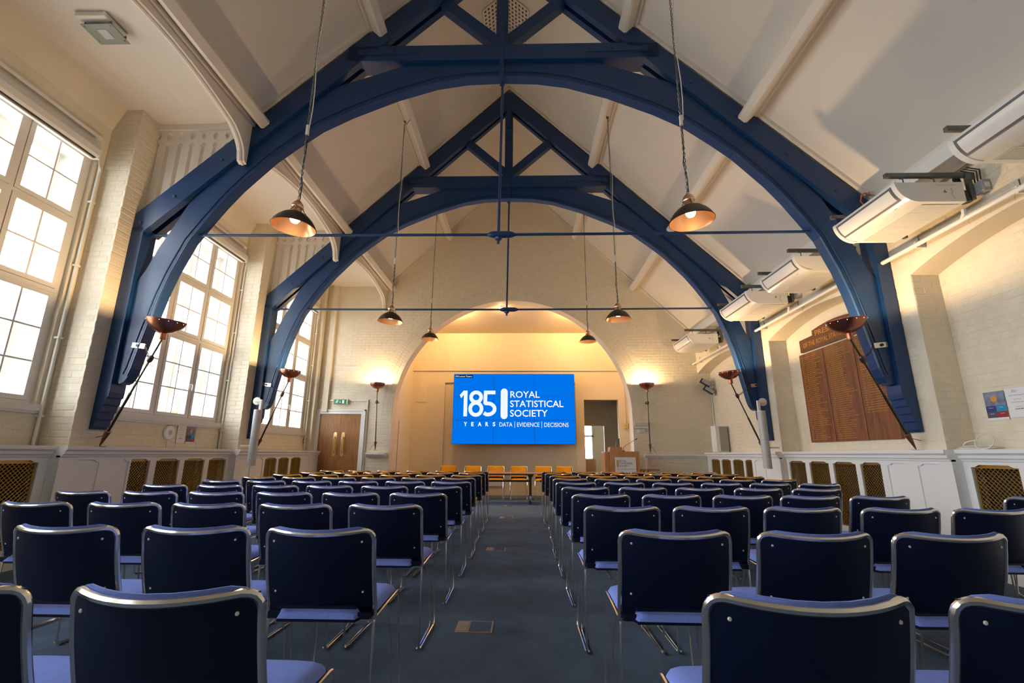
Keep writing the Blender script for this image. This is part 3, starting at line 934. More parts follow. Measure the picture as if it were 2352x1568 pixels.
# ---------------------------------------------------------------- the two blue roof trusses
INTR = [(0, 6.32), (0.5, 6.30), (0.92, 6.23), (1.48, 6.045), (2.1, 5.77), (2.5, 5.55), (2.83, 5.29), (3.1, 5.06), (3.32, 4.82), (3.5, 4.62), (3.68, 4.38), (3.85, 4.12),
        (4.03, 3.83), (4.19, 3.40), (4.28, 3.08), (4.36, 2.70), (4.43, 2.33), (4.46, 2.15), (4.49, 2.05), (4.53, 1.985), (4.58, 1.96), (4.635, 1.975)]
EXTR = [(4.635, 3.24), (4.54, 3.42), (4.42, 3.74), (4.30, 4.0), (4.14, 4.36), (3.9, 4.66), (3.0, 5.56), (2.35, 6.18), (2.13, 6.25), (1.6, 6.44), (1.30, 6.56), (0, 6.57)]
def make_truss():
    y0 = Y_T[0]
    t = thing('roof_truss', 'near blue timber roof truss spanning the hall above the front rows', 'truss', (XC, y0, 0), 'blue roof trusses')
    B = M['blue']
    for s in (1, -1):
        X = lambda p: (XC + s * p[0], p[1])
        # principal rafter: two planks with a gap, closed on top
        raf = [(0, 8.86), (0.06, 8.86), (4.775, 4.195), (4.775, 3.95), (4.63, 3.946), (0, 8.53)]
        cap = [(0, 8.86), (0.06, 8.86), (4.775, 4.195), (4.70, 4.10), (0, 8.70)]
        m = MB()
        m.prism([X(p) for p in raf], 'y', y0, y0 + 0.095).prism([X(p) for p in raf], 'y', y0 + 0.165, y0 + 0.26)
        m.prism([X(p) for p in cap], 'y', y0 + 0.09, y0 + 0.17)
        m.obj('rafter', B, t)
        # wall post with its stepped foot
        post = [(4.63, 4.0), (4.785, 4.0), (4.785, 1.42)]
        st = []
        for i in range(5):
            z = 1.86 - 0.086 * i
            x = 4.63 + 0.026 * i
            st += [(x, z), (x + 0.006, z - 0.062), (x + 0.024, z - 0.072)]
        post += [(4.765, 1.42)] + list(reversed(st))
        MB().prism([X(p) for p in post], 'y', y0, y0 + 0.22).obj('wall_post', B, t)
        # arched brace
        MB().prism([X(p) for p in INTR + EXTR], 'y', y0 + 0.055, y0 + 0.195).obj('arched_brace', B, t)
        # roll mouldings along the arris of the brace
        for dy, rr, ofs in ((0.055, 0.013, 0.035), (0.195, 0.013, 0.035), (0.05, 0.008, 0.075), (0.05, 0.017, 0.008)):
            pts = []
            for i, p in enumerate(INTR):
                a = Vector(INTR[max(i - 1, 0)]); b = Vector(INTR[min(i + 1, len(INTR) - 1)])
                d = (b - a).normalized()
                nn = Vector((-d.y, d.x))
                if nn.dot(Vector((0, 3.2)) - Vector(p)) > 0: nn = -nn
                q = Vector(p) + nn * ofs
                pts.append((XC + s * q.x, y0 + dy, q.y))
            MB().tube(pts[:-3], rr, 6).obj('moulding', B, t)
        # strut from king post to rafter
        a, b = Vector((0.04, 6.90)), Vector((0.86, 7.66))
        MB().bar((XC + s * a.x, y0 + 0.13, a.y), (XC + s * b.x, y0 + 0.13, b.y), 0.14, 0.165, (0, 0, 1)).obj('strut', B, t)
        # iron strap where collar meets rafter, with bolts
        MB().box(*sorted((XC + s * 1.18, XC + s * 2.05)), y0 - 0.012, y0, 6.66, 6.745).obj('strap', B, t)
        for bx in (1.24, 1.55, 1.95):
            MB().lathe([(0.02, 0), (0.018, 0.018), (0.001, 0.022)], (XC + s * bx, y0 - 0.012, 6.70), (0, -1, 0), 8).obj('bolt', B, t)
        for bx in (2.6, 3.15, 3.75, 4.3, 4.68):
            zz = 8.70 - 0.99 * bx
            MB().lathe([(0.022, 0), (0.02, 0.016), (0.001, 0.026)], (XC + s * bx, y0, zz), (0, -1, 0), 8).obj('bolt', B, t)
        MB().lathe([(0.045, 0), (0.045, 0.02), (0.028, 0.02), (0.026, 0.05)], (XC + s * 4.63, y0 + 0.125, 3.945), (-s, 0, 0), 10).obj('rod_end', B, t)
    MB().box(XC - 2.2, XC + 2.2, y0, y0 + 0.26, 6.555, 6.81).obj('collar', B, t)
    MB().box(XC - 0.083, XC + 0.083, y0 + 0.015, y0 + 0.245, 6.81, 8.86).obj('king_post', B, t)
    MB().box(XC - 0.028, XC + 0.028, y0 - 0.016, y0, 6.30, 7.22).box(XC - 0.034, XC + 0.034, y0 - 0.022, y0 + 0.2, 6.285, 6.32).obj('hanger_strap', B, t)
    MB().bar((XC - 0.05, y0 - 0.006, 8.45), (XC - 0.42, y0 - 0.006, 8.14), 0.012, 0.09, (0, 0, 1)).bar((XC + 0.05, y0 - 0.006, 8.45), (XC + 0.42, y0 - 0.006, 8.14), 0.012, 0.09, (0, 0, 1)).box(XC - 0.045, XC + 0.045, y0 - 0.012, y0 + 0.02, 8.0, 8.52).obj('apex_strap', B, t)
    yr = y0 + 0.125
    MB().tube([(XC - 4.62, yr, 3.945), (XC - 2.3, yr, 3.932), (XC, yr, 3.925), (XC + 2.3, yr, 3.932), (XC + 4.62, yr, 3.945)], 0.019, 8).obj('tie_rod', B, t, smooth=True)
    MB().tube([(XC - 0.16, yr, 3.925), (XC - 0.13, yr, 3.925), (XC - 0.09, yr, 3.925), (XC + 0.12, yr, 3.925), (XC + 0.16, yr, 3.925), (XC + 0.20, yr, 3.925)], [0.02, 0.036, 0.046, 0.046, 0.036, 0.02], 10).obj('turnbuckle', B, t, smooth=True)
    MB().tube([(XC + 0.01, yr, 6.31), (XC - 0.025, yr, 3.80)], 0.018, 8).obj('hanger_rod', B, t, smooth=True)
    MB().lathe([(0.03, -0.03), (0.045, -0.02), (0.05, 0.0), (0.03, 0.01)], (XC - 0.024, yr, 3.878), (0, 0, 1), 8).obj('nut', B, t)
    return t
truss = make_truss()
dup(truss, (XC, Y_T[1], 0), 0, 'far blue timber roof truss nearer the arch and the video wall', 'blue roof trusses')

# white pierced slat screens above the window side of each truss
def screen(y0, label):
    t = thing('slat_screen', label, 'screen', (-4.55, y0 + 0.13, 4.3), 'white slat screens above the trusses')
    pitch = 0.165
    x = -5.075
    i = 0
    while x < -3.72:
        a, b = x, x + pitch
        z0 = 8.90 - 0.99 * abs((a + b) / 2 - XC) - 0.12
        c, e = 0.047, 0.02
        lefts = [(a, 5.62), (a, 5.50), (a + c * .6, 5.485), (a + c, 5.44), (a + c * .6, 5.395), (a, 5.38), (a, 5.335), (a + e + 0.02, 5.30), (a + e, 5.25), (a + e + 0.008, 5.20), (a + e + 0.008, z0)]
        rights = [(a + b - p[0], p[1]) for p in reversed(lefts)]
        MB().prism(lefts + rights, 'y', y0 + 0.10, y0 + 0.155).obj('slat', M['ceil'], t)
        x += pitch; i += 1
    MB().box(-5.08, -3.70, y0 + 0.08, y0 + 0.175, 5.53, 5.62).obj('head_rail', M['ceil'], t)
    return t
screen(Y_T[0], 'white pierced slat screen above the left end of the near truss')
screen(Y_T[1], 'white pierced slat screen above the left end of the far truss')

# ---------------------------------------------------------------- pendant lamps on chains from the upper purlins
def pendant(x, y, z, top, label, tilt=0.0):
    t = thing('pendant_lamp', label, 'lamp', (x, y, z), 'pendant lamps')
    R_ = 0.195
    out = [(0.050, 0.150), (0.080, 0.136), (0.118, 0.112), (0.152, 0.078), (0.180, 0.038), (R_, 0.0)]
    ax = Vector((math.sin(tilt), 0, math.cos(tilt)))
    c = Vector((x, y, z))
    def sh(prof): return MB().lathe(prof, c, ax, 40)
    m = MB(); m2 = MB()
    def rings(prof, mb):
        u = ax.orthogonal().normalized(); w_ = ax.cross(u)
        rows = [[c + ax * h + (u * math.cos(2 * PI * k / 40) + w_ * math.sin(2 * PI * k / 40)) * r for k in range(40)] for r, h in prof]
        mb.grid(rows, close_u=True)
    rings(out, m)
    rings([(R_, 0.0), (R_ + 0.003, 0.003), (R_ - 0.004, 0.001)], m)
    m.obj('shade', M['bronze'], t, smooth=True)
    rings([(r - 0.004, h - 0.002) for r, h in out], m2)
    m2.obj('copper_lining', M['copper_in'], t, smooth=True)
    sh([(0.050, 0.150), (0.046, 0.165), (0.040, 0.20), (0.052, 0.205), (0.052, 0.225), (0.040, 0.245), (0.020, 0.268), (0.008, 0.28)]).obj('gallery', M['copper_in'], t, smooth=True)
    sh([(0.053, 0.198), (0.055, 0.204), (0.045, 0.235), (0.024, 0.262), (0.010, 0.285), (0.001, 0.286)]).obj('cap', M['chrome'], t, smooth=True)
    sh([(0.022, 0.20), (0.022, 0.15), (0.03, 0.13), (0.042, 0.10), (0.044, 0.078), (0.03, 0.052), (0.001, 0.046)]).obj('bulb', M['bulb'], t, smooth=True)
    for k in range(3):
        a = 2 * PI * k / 3 + 0.4
        MB().tube([c + ax * 0.20 + Vector((math.cos(a), math.sin(a), 0)) * 0.048, c + ax * 0.165 + Vector((math.cos(a), math.sin(a), 0)) * 0.062, c + ax * 0.14 + Vector((math.cos(a), math.sin(a), 0)) * 0.085], 0.004, 5).obj('gallery_arm', M['bronze'], t)
    # chain (twisted pair of fine links) with flex beside it and a small inline connector
    a0 = c + ax * 0.285; b0 = Vector(top)
    n = 120
    pa, pb = [], []
    for i in range(n + 1):
        p = a0.lerp(b0, i / n)
        th = i * 1.35
        pa.append(p + Vector((math.cos(th), math.sin(th), 0)) * 0.009)
        pb.append(p - Vector((math.cos(th), math.sin(th), 0)) * 0.009)
    MB().tube(pa, 0.0045, 4).tube(pb, 0.0045, 4).obj('chain', M['steel'], t)
    cpos = a0.lerp(b0, 0.22)
    fl = [a0.lerp(b0, 0.22 + 0.78 * i / 12) + Vector((0.018 + 0.012 * math.sin(i * 1.1), -0.01, 0)) for i in range(13)]
    MB().tube([cpos] + fl, 0.005, 5).obj('flex', M['plastic'], t)
    MB().tube([a0 + Vector((0.01, 0, 0))] + [a0.lerp(cpos, i / 5) + Vector((0.014 * math.sin(i * 2.2), 0.006, 0)) for i in range(1, 5)] + [cpos], 0.005, 5).obj('lower_flex', M['black'], t)
    MB().cbox(cpos.x - 0.014, cpos.x + 0.014, cpos.y - 0.014, cpos.y + 0.014, cpos.z - 0.055, cpos.z + 0.055, 0.005).obj('connector', M['plastic'], t)
    # hook and ceiling rose
    s_ = -1 if x < XC else 1
    MB().tube([b0, b0 + Vector((0.014, 0, 0.012)), b0 + Vector((0.012, 0, 0.035)), b0 + Vector((0, 0, 0.045))], 0.004, 5).box(b0.x - 0.02, b0.x + 0.02, b0.y - 0.02, b0.y + 0.02, b0.z + 0.04, b0.z + 0.055).obj('hook', M['bronze'], t)
    MB().tube([b0 + Vector((0.018, 0, -0.03)), b0 + Vector((0.03 - 0.05 * s_, 0.02, 0.10)), b0 + Vector((-0.10 * s_, 0.03, 0.22)), b0 + Vector((-0.08 * s_, 0.02, 0.30))], 0.005, 5).obj('feed_cable', M['bronze'], t)
    lp = point_lamp('pendant_light', c + ax * 0.03, 7.0, WARM, 0.03)
    lp.location = c + ax * 0.035
xl, xr = XC - 1.83, XC + 1.80
def ptop(x): return 9.02 - 0.99 * abs(x - XC) - 0.36
pendant(-2.10, 3.84, 3.165, (-2.10, 3.88, ptop(-2.10)), 'copper-lined pendant lamp nearest on the left, above the third row', 0.06)
pendant(1.50, 3.78, 3.165, (1.50, 3.78, ptop(1.50)), 'copper-lined pendant lamp nearest on the right, above the third row', -0.05)
pendant(-2.10, 7.03, 3.19, (-2.10, 7.08, ptop(-2.10)), 'copper-lined pendant lamp second back on the left', 0.03)
pendant(1.50, 7.03, 3.22, (1.50, 7.06, ptop(1.50)), 'copper-lined pendant lamp second back on the right', 0.0)
pendant(-2.10, 10.15, 3.68, (-2.10, 10.28, ptop(-2.10)), 'farthest pendant lamp on the left, in front of the arch', 0.0)
pendant(1.50, 10.40, 3.68, (1.50, 10.38, ptop(1.50)), 'farthest pendant lamp on the right, in front of the arch', 0.0)

# ---------------------------------------------------------------- torch uplighters
def uplighter(base, bowl, label, brace_pt=None, R_=0.205, watts=70):
    t = thing('uplighter', label, 'lamp', base, 'copper torch uplighters')
    b, c = Vector(base), Vector(bowl)
    d = (c - b).normalized()
    up = Vector((0, 0, 1))
    # bowl: outer and inner skins
    prof_o = [(0.028, 0.0), (0.09, 0.022), (0.145, 0.060), (0.183, 0.105), (R_, 0.150)]
    n = 40
    tilt = (d * 0.25 + up).normalized()
    u = tilt.orthogonal().normalized(); w_ = tilt.cross(u)
    def rows(pr): return [[c + tilt * h + (u * math.cos(2 * PI * k / n) + w_ * math.sin(2 * PI * k / n)) * r for k in range(n)] for r, h in pr]
    m = MB()
    m.grid(rows(prof_o + [(R_ - 0.004, 0.151)] + [(r - 0.004, h + 0.003) for r, h in reversed(prof_o)] + [(0.001, 0.004)]), close_u=True)
    m.obj('bowl', M['copper'], t, smooth=True)
    for k in range(14):                              # emissive discs under the rim imitate light through small perforations
        a = 2 * PI * (k + 0.5) / 14
        rad = (u * math.cos(a) + w_ * math.sin(a))
        p = c + tilt * 0.130 + rad * 0.1975
        MB().lathe([(0.0036, 0.0), (0.0036, 0.0015), (0.0005, 0.002)], p, rad, 8).obj('perforation_glow', M['pinhole'], t)
    MB().lathe([(0.034, -0.075), (0.036, -0.06), (0.034, 0.0), (0.03, 0.01)], c, tilt, 16).obj('neck', M['copper'], t, smooth=True)
    # pole in two gauges, clamp, pointed foot with bronze tip
    e = c - tilt * 0.07
    f = b + (e - b) * 0.145
    dd = (e - b).normalized()
    MB().tube([e, b + (e - b) * 0.5], 0.0105, 8).obj('pole', M['bronze'], t, smooth=True)
    MB().tube([b + (e - b) * 0.5, f], 0.015, 8).obj('lower_pole', M['bronze'], t, smooth=True)
    MB().tube([f + dd * 0.004, f, b + (e - b) * 0.012], [0.030, 0.034, 0.008], 10).obj('foot', M['brown'], t, smooth=True)
    MB().tube([b + (e - b) * 0.03, b], [0.010, 0.003], 8).box(b.x - 0.03, b.x + 0.05, b.y - 0.04, b.y + 0.04, b.z - 0.004, b.z + 0.002).obj('tip_plate', M['bronze'], t)
    cl = b + (e - b) * 0.82
    MB().lathe([(0.016, -0.045), (0.027, -0.03), (0.030, 0.0), (0.027, 0.03), (0.016, 0.045)], cl, dd, 12).obj('clamp', M['bronze'], t, smooth=True)
    s_ = 1 if b.x > XC else -1
    MB().tube([f - dd * 0.06 + Vector((0.012 * s_, 0, 0)), b + Vector((0.09 * s_, 0.0, 0.10)), b + Vector((0.14 * s_, 0.0, 0.004))], 0.004, 5).obj('flex', M['bronze'], t)
    if brace_pt is not None:
        q = Vector(brace_pt)
        hook = MB()
        # perforated arm: two edges with rings between
        N = 9
        mid = [cl.lerp(q, i / N) + Vector((0, 0, -0.012 * math.sin(PI * i / N))) for i in range(N + 1)]
        hook.tube([p + Vector((0, 0, 0.012)) for p in mid], 0.004, 5).tube([p - Vector((0, 0, 0.012)) for p in mid], 0.004, 5)
        for i in range(N):
            hook.bar(mid[i] + Vector((0, 0, 0.012)), mid[i + 1] - Vector((0, 0, 0.012)), 0.006, 0.006)
        hook.obj('arm', M['bronze'], t)
        MB().bar(q, q + Vector((0.17 * s_, 0.01, 0.02)), 0.012, 0.062).obj('wall_bracket', M['chrome'], t)
        ctr = q + Vector((0.095 * s_, -0.004, 0.011))
        MB().lathe([(0.018, 0), (0.018, 0.008), (0.001, 0.009)], ctr, (0, -1, 0), 12).obj('bracket_bolt', M['black'], t)
    else:
        MB().bar(cl, cl + Vector((0.0, 0.19, 0.0)), 0.02, 0.02).cbox(cl.x - 0.05, cl.x + 0.01, cl.y + 0.02, cl.y + 0.08, cl.z - 0.03, cl.z + 0.03).obj('wall_bracket', M['steel'], t)
    MB().lathe([(0.012, 0.02), (0.03, 0.04), (0.034, 0.075), (0.02, 0.1), (0.001, 0.104)], c, tilt, 12).obj('bulb', M['bulb_hot'], t, smooth=True)
    point_lamp('uplighter_light', c + tilt * 0.125, watts, WARM, 0.035)
uplighter((-5.02, 5.53, 1.224), (-4.17, 5.12, 2.50), 'copper torch uplighter leaning out from the near truss on the window side', (-4.63, 5.44, 2.42))
uplighter((4.44, 5.48, 1.224), (3.66, 5.12, 2.49), 'copper torch uplighter leaning in front of the honour board', (4.15, 5.44, 2.42))
uplighter((-5.02, 8.85, 1.224), (-4.33, 8.42, 2.51), 'copper torch uplighter behind the left column speaker', (-4.77, 8.64, 2.41), 0.185)
uplighter((4.44, 8.85, 1.224), (3.76, 8.42, 2.49), 'copper torch uplighter behind the right column speaker', (4.22, 8.64, 2.41), 0.185)
uplighter((-3.66, 11.74, 1.24), (-3.71, 11.72, 2.765), 'upright copper torch uplighter on the brick wall by the oak doors', None, 0.19, 55)
uplighter((3.12, 11.74, 1.20), (3.13, 11.72, 2.765), 'upright copper torch uplighter on the brick wall right of the arch', None, 0.19, 55)
# ---------------------------------------------------------------- chairs
def chair_parts(pad):
    """meshes of one chair: origin on the floor under the top of the back, facing +y"""
    W = 0.222
    ZB, ZT = 0.525, 0.838
    def lean(z): return 0.085 * (ZT - z) / (ZT - ZB) * (0.55 + 0.45 * (ZT - z) / (ZT - ZB)) 
    def bow(z): return 0.045 + 0.03 * (z - ZB) / (ZT - ZB)
    def surf(x, z):
        s = x / W
        return lean(z) - bow(z) * (1 - s * s)
    ns, nt = 14, 8
    def zt(x): return ZT - 0.013 * (1 - (x / W) ** 2)
    def zb(x): return 0.532 if abs(x) < 0.165 else 0.503
    xs = [-W, -0.20, -0.172, -0.158, -0.12, -0.08, -0.04, 0, 0.04, 0.08, 0.12, 0.158, 0.172, 0.20, W]
    back = [[(x, surf(x, zb(x) + (zt(x) - zb(x)) * j / nt) - 0.004, zb(x) + (zt(x) - zb(x)) * j / nt) for x in xs] for j in range(nt + 1)]
    front = [[(p[0], p[1] + 0.009, p[2]) for p in r] for r in back]
    parts = []
    parts.append(('back_shell', MB().slab(front, back), 'navy', True))
    # fold at the foot of the shell
    lip = MB()
    for sx in (-1, 1):
        lip.box(*sorted((sx * 0.165, sx * 0.215)), 0.055, 0.10, 0.482, 0.508)
    lip.box(-0.168, 0.168, 0.03, 0.05, 0.527, 0.538)
    parts.append(('shell_lip', lip, 'navy', False))
    # upholstered back pad, standing a little above the rim
    px = 0.207
    cols = [-1, -0.93, -0.8, -0.55, -0.28, 0, 0.28, 0.55, 0.8, 0.93, 1]
    rowt = [0, 0.03, 0.09, 0.3, 0.5, 0.7, 0.9, 0.965, 1.0]
    pf, pb = [], []
    for t in rowt:
        rf, rb = [], []
        for c in cols:
            x = px * c
            z = 0.57 + (0.859 - 0.57) * t - 0.013 * (1 - c * c) * t - 0.022 * t * max(0.0, (abs(c) - 0.8) / 0.2) ** 2
            y = surf(x * 1.02, min(z, ZT + 0.03)) + 0.006
            ed = (1 - abs(c) ** 6) ** 0.5 * (1 - abs(2 * t - 1) ** 10) ** 0.5
            rf.append((x, y + 0.006 + 0.026 * ed, z)); rb.append((x, y, z))
        pf.append(rf); pb.append(rb)
    parts.append(('back_pad', MB().slab(pf, pb), pad, True))
    # seat pad and its shell
    def half(y):
        t = min(max((y - 0.03) / 0.12, 0), 1)
        return 0.163 + 0.058 * t * t * (3 - 2 * t)
    ysr = [0.03, 0.04, 0.06, 0.10, 0.15, 0.22, 0.30, 0.38, 0.44, 0.475, 0.49]
    top, bot = [], []
    for y in ysr:
        rt, rb = [], []
        for c in cols:
            x = half(y) * c * (1.0 if y < 0.45 else 1 - 0.10 * (y - 0.45) / 0.04)
            ed = (1 - abs(c) ** 8) ** 0.5
            ey = min(1.0, ((y - 0.03) / 0.02) ** 0.5 if y > 0.03 else 0.0, ((0.49 - y) / 0.04) ** 0.5 if y < 0.49 else 0.0)
            z = 0.490 + 0.010 * (y / 0.49) - 0.012 * (max(0, y - 0.40) / 0.09) ** 2
            rt.append((x, y, z + 0.030 * ed * ey)); rb.append((x, y, z - 0.002))
        top.append(rt); bot.append(rb)
    parts.append(('seat_pad', MB().slab(top, bot), pad, True))
    sh_t = [[(p[0] * 1.01, p[1] + 0.004, p[2]) for p in r] for r in bot]
    sh_b = [[(p[0] * 1.01, p[1] + 0.004, p[2] - 0.012) for p in r] for r in bot]
    parts.append(('seat_shell', MB().slab(sh_t, sh_b), 'navy', True))
    # chrome tube round the back
    path = [(-0.228, 0.092, 0.474)]
    for j in range(9):
        z = 0.50 + (0.802 - 0.50) * j / 8
        path.append((-0.226, surf(-W, max(z, ZB)) + 0.004, z))
    cr = 0.03
    for a in (25, 50, 75):
        an = math.radians(a)
        path.append((-0.226 + cr * (1 - math.cos(an)), surf(-W + cr * (1 - math.cos(an)), 0.83) + 0.003, 0.806 + cr * math.sin(an)))
    top_ = [(x, surf(x, ZT) + 0.0, zt(x) + 0.003) for x in [-0.19 + 0.38 * i / 14 for i in range(15)]]
    full = path + top_ + [(-p[0], p[1], p[2]) for p in reversed(path)]
    parts.append(('back_frame', MB().tube(full, 0.0105, 8), 'chrome', True))
    # sled legs: outer loop and the inner runner rod
    for sx in (-1, 1):
        X = 0.226 * sx
        lp = [(X, 0.092, 0.474), (X, 0.089, 0.46), (X + 0.003 * sx, 0.092, 0.25), (X + 0.004 * sx, 0.095, 0.035), (X + 0.004 * sx, 0.105, 0.014), (X + 0.004 * sx, 0.13, 0.009),
              (X + 0.004 * sx, 0.53, 0.009), (X + 0.004 * sx, 0.56, 0.014), (X + 0.004 * sx, 0.572, 0.035), (X, 0.535, 0.25), (X - 0.002 * sx, 0.492, 0.468), (X - 0.002 * sx, 0.482, 0.484), (X - 0.002 * sx, 0.462, 0.487),
              (X - 0.002 * sx, 0.28, 0.481), (X, 0.105, 0.474), (X, 0.092, 0.472)]
        m = MB().tube(lp, 0.0062, 6)
        m.lathe([(0.009, 0), (0.009, 0.02)], (X + 0.004 * sx, 0.115, 0.010), (0, 1, 0), 8).lathe([(0.009, 0), (0.009, 0.02)], (X + 0.004 * sx, 0.535, 0.010), (0, 1, 0), 8)
        parts.append(('sled_leg', m, 'chrome', True))
        xi = X - 0.035 * sx
        r = [(X - 0.01 * sx, 0.10, 0.020), (xi + 0.025 * sx, 0.14, 0.010), (xi + 0.02 * sx, 0.48, 0.010), (xi + 0.01 * sx, 0.545, 0.014), (xi, 0.53, 0.25), (xi - 0.03 * sx, 0.47, 0.476)]
        parts.append(('runner', MB().tube(r, 0.0052, 6), 'chrome', True))
    parts.append(('cross_rail', MB().tube([(-0.226, 0.092, 0.472), (0.226, 0.092, 0.472)], 0.0065, 6), 'chrome', True))
    parts.append(('cross_rail', MB().tube([(-0.222, 0.44, 0.472), (0.222, 0.44, 0.472)], 0.0055, 6), 'chrome', True))
    for sx in (-1, 1):
        for z in (0.795, 0.59):
            x = 0.185 * sx
            y = surf(x, z) - 0.004
            parts.append(('screw', MB().lathe([(0.0048, -0.001), (0.0048, 0.0015), (0.003, 0.0028), (0.001, 0.003)], (x, y, z), (0, -1, 0), 10), 'plastic', False))
    return [(n, m.mesh(n, Vector((0, 0, 0)), sm), mt) for n, m, mt, sm in parts]
_CH = {}
def chair(kind, x, y, rz, label, group):
    if kind not in _CH:
        _CH[kind] = []
        for n, me, mt in chair_parts('pad' + kind):
            me.materials.append(M[mt])
            _CH[kind].append((n, me))
    t = thing('stacking_chair', label, 'chair', (x, y, 0), group)
    t.rotation_euler = (0, 0, rz)
    for n, me in _CH[kind]:
        o = bpy.data.objects.new(n, me)
        COL.objects.link(o); o.parent = t
    return t
ROW_Y = (1.19, 2.09, 3.03, 3.90, 4.74, 5.57, 6.45, 7.30, 8.20, 9.05)
ROW_L = {1: (-0.837, -1.405), 2: (-0.855, -1.404, -1.972, -2.54), 3: (-0.855, -1.419, -1.967, -2.517, -3.086, -3.64), 4: (-0.84, -1.391, -1.937, -2.492, -3.041, -3.597),
         5: (-0.83, -1.36, -1.909, -2.449, -3.0, -3.557), 6: (-0.826, -1.364, -1.904, -2.45, -2.991, -3.527), 7: (-0.864, -1.4, -1.941, -2.475, -3.029, -3.561),
         8: (-0.854, -1.397, -1.943, -2.5, -3.05, -3.608), 9: (-0.867, -1.411, -1.956, -2.509, -3.049, -3.622), 10: (-0.876, -1.425, -1.971, -2.533, -3.089, -3.63)}
ROW_R = {1: (0.648, 1.204), 2: (0.635, 1.203, 1.753, 2.31), 3: (0.608, 1.155, 1.71, 2.284, 2.82, 3.40), 4: (0.621, 1.183, 1.734, 2.264, 2.80, 3.99), 5: (0.61, 1.168, 1.712, 2.275, 2.827),
         6: (0.608, 1.161, 1.711, 2.265, 2.814, 3.362), 7: (0.632, 1.188, 1.74, 2.286, 2.836, 3.381), 8: (0.634, 1.19, 1.751, 2.296, 2.843, 3.382), 9: (0.61, 1.162, 1.716, 2.276, 2.841, 3.399), 10: (0.585, 1.134, 1.686, 2.244, 2.808, 3.371)}
SEEN_L = {1: 2, 2: 3, 3: 5}
SEEN_R = {1: 2, 2: 3, 3: 5}
ORD = ('', 'first', 'second', 'third', 'fourth', 'fifth', 'sixth', 'seventh', 'eighth', 'ninth', 'tenth')
_rc = random.Random(4)
for side, rows, seen in (('left', ROW_L, SEEN_L), ('right', ROW_R, SEEN_R)):
    for r in range(1, 11):
        kind = 'blue' if r <= 6 else 'yellow'
        kw = 'blue-padded' if kind == 'blue' else 'yellow-padded'
        rowname = ('front row of the picture' if r == 1 else ORD[r] + ' row from the camera') if r < 10 else 'row farthest from the camera'
        xs = rows[r][:seen.get(r, 9)]
        for i, x in enumerate(xs):
            if side == 'right' and r == 4 and i == 5:
                lab = 'blue-padded chair standing alone by the right dado grille, fourth row from the camera'
            else:
                pos = 'on the aisle' if i == 0 else ('at the window end' if side == 'left' and i == len(xs) - 1 and r > 3 else ('at the wall end' if i == len(xs) - 1 and r > 4 else ORD[i + 1] + ' from the aisle'))
                rn_ = 'row nearest the camera' if r == 1 else rowname
                lab = '%s chair %s, %s, %s block' % (kw, pos, rn_, side)
            chair(kind, x, ROW_Y[r - 1] + _rc.uniform(-0.012, 0.012), math.radians(_rc.uniform(-1.2, 1.2)), lab, '%s audience chairs' % kw)
# six chairs behind the tables under the video wall, facing the audience
SC_X = (-2.05, -1.37, -0.735, -0.105, 0.56, 1.13)
SC_P = ('at the left end', 'second from the left', 'third from the left', 'third from the right', 'second from the right', 'at the right end')
for x, p in zip(SC_X, SC_P):
    chair('yellow', x, 13.22 + _rc.uniform(-0.02, 0.02), PI + math.radians(_rc.uniform(-2, 2)), 'yellow-padded chair facing the audience under the video wall, %s' % p, 'yellow speakers chairs')
# ---------------------------------------------------------------- video wall
SY = 13.83
SX0, SX1, SZ0, SZ1 = -2.075, 1.545, 1.45, 3.515
vw = thing('video_wall', 'large blue nine-panel video wall with white lettering, under the alcove arch', 'screen', ((SX0 + SX1) / 2, SY, SZ0))
MB().box(SX0 + 0.15, SX1 - 0.15, SY + 0.03, YA + 0.1, SZ0 + 0.12, SZ1 - 0.12).obj('mounting_frame', M['black'], vw)
pw, ph = (SX1 - SX0) / 3, (SZ1 - SZ0) / 3
for i in range(3):
    for j in range(3):
        a, b, c, d = SX0 + i * pw, SX0 + (i + 1) * pw, SZ0 + j * ph, SZ0 + (j + 1) * ph
        bz = MB().box(a, b, SY - 0.002, SY + 0.09, c, d).obj('display_panel', M['black'], vw)
        g = 0.004
        MB().add([(a + g, SY - 0.004, c + g), (b - g, SY - 0.004, c + g), (b - g, SY - 0.004, d - g), (a + g, SY - 0.004, d - g)], [(0, 1, 2, 3)]).obj('picture', M['screenblue'], bz)
def sx(px): return SX0 + (SX1 - SX0) * px
def sz(pz): return SZ0 + (SZ1 - SZ0) * pz
UX, UZ = (1, 0, 0), (0, 0, 1)
def stext(s, px0, px1, pz0, pz1, bold=0.0, mb=None):
    return put_text(mb or MB(), s, (sx(px0), SY - 0.0065, sz(pz0)), UX, UZ, (px1 - px0) * (SX1 - SX0), (pz1 - pz0) * (SZ1 - SZ0), bold)
# drawn figures 185: wide light strokes
def stroke_poly(mb, pts, w, closed=False):
    pts = [Vector((p[0], 0, p[1])) for p in pts]
    L_, R_ = [], []
    m = len(pts)
    for i in range(m):
        a = pts[(i - 1) % m] if closed or i > 0 else pts[i]
        b = pts[(i + 1) % m] if closed or i < m - 1 else pts[i]
        d = (b - a).normalized(); n = Vector((-d.z, 0, d.x))
        L_.append(pts[i] + n * w / 2); R_.append(pts[i] - n * w / 2)
    y = SY - 0.0065
    vs = [(p.x, y, p.z) for p in L_] + [(p.x, y, p.z) for p in R_]
    fs = [(i, (i + 1) % m, m + (i + 1) % m, m + i) for i in range(m if closed else m - 1)]
    mb.add(vs, fs)
n185 = MB()
SWp = 0.030 * (SX1 - SX0)
zt_, zb_ = sz(0.755), sz(0.386)
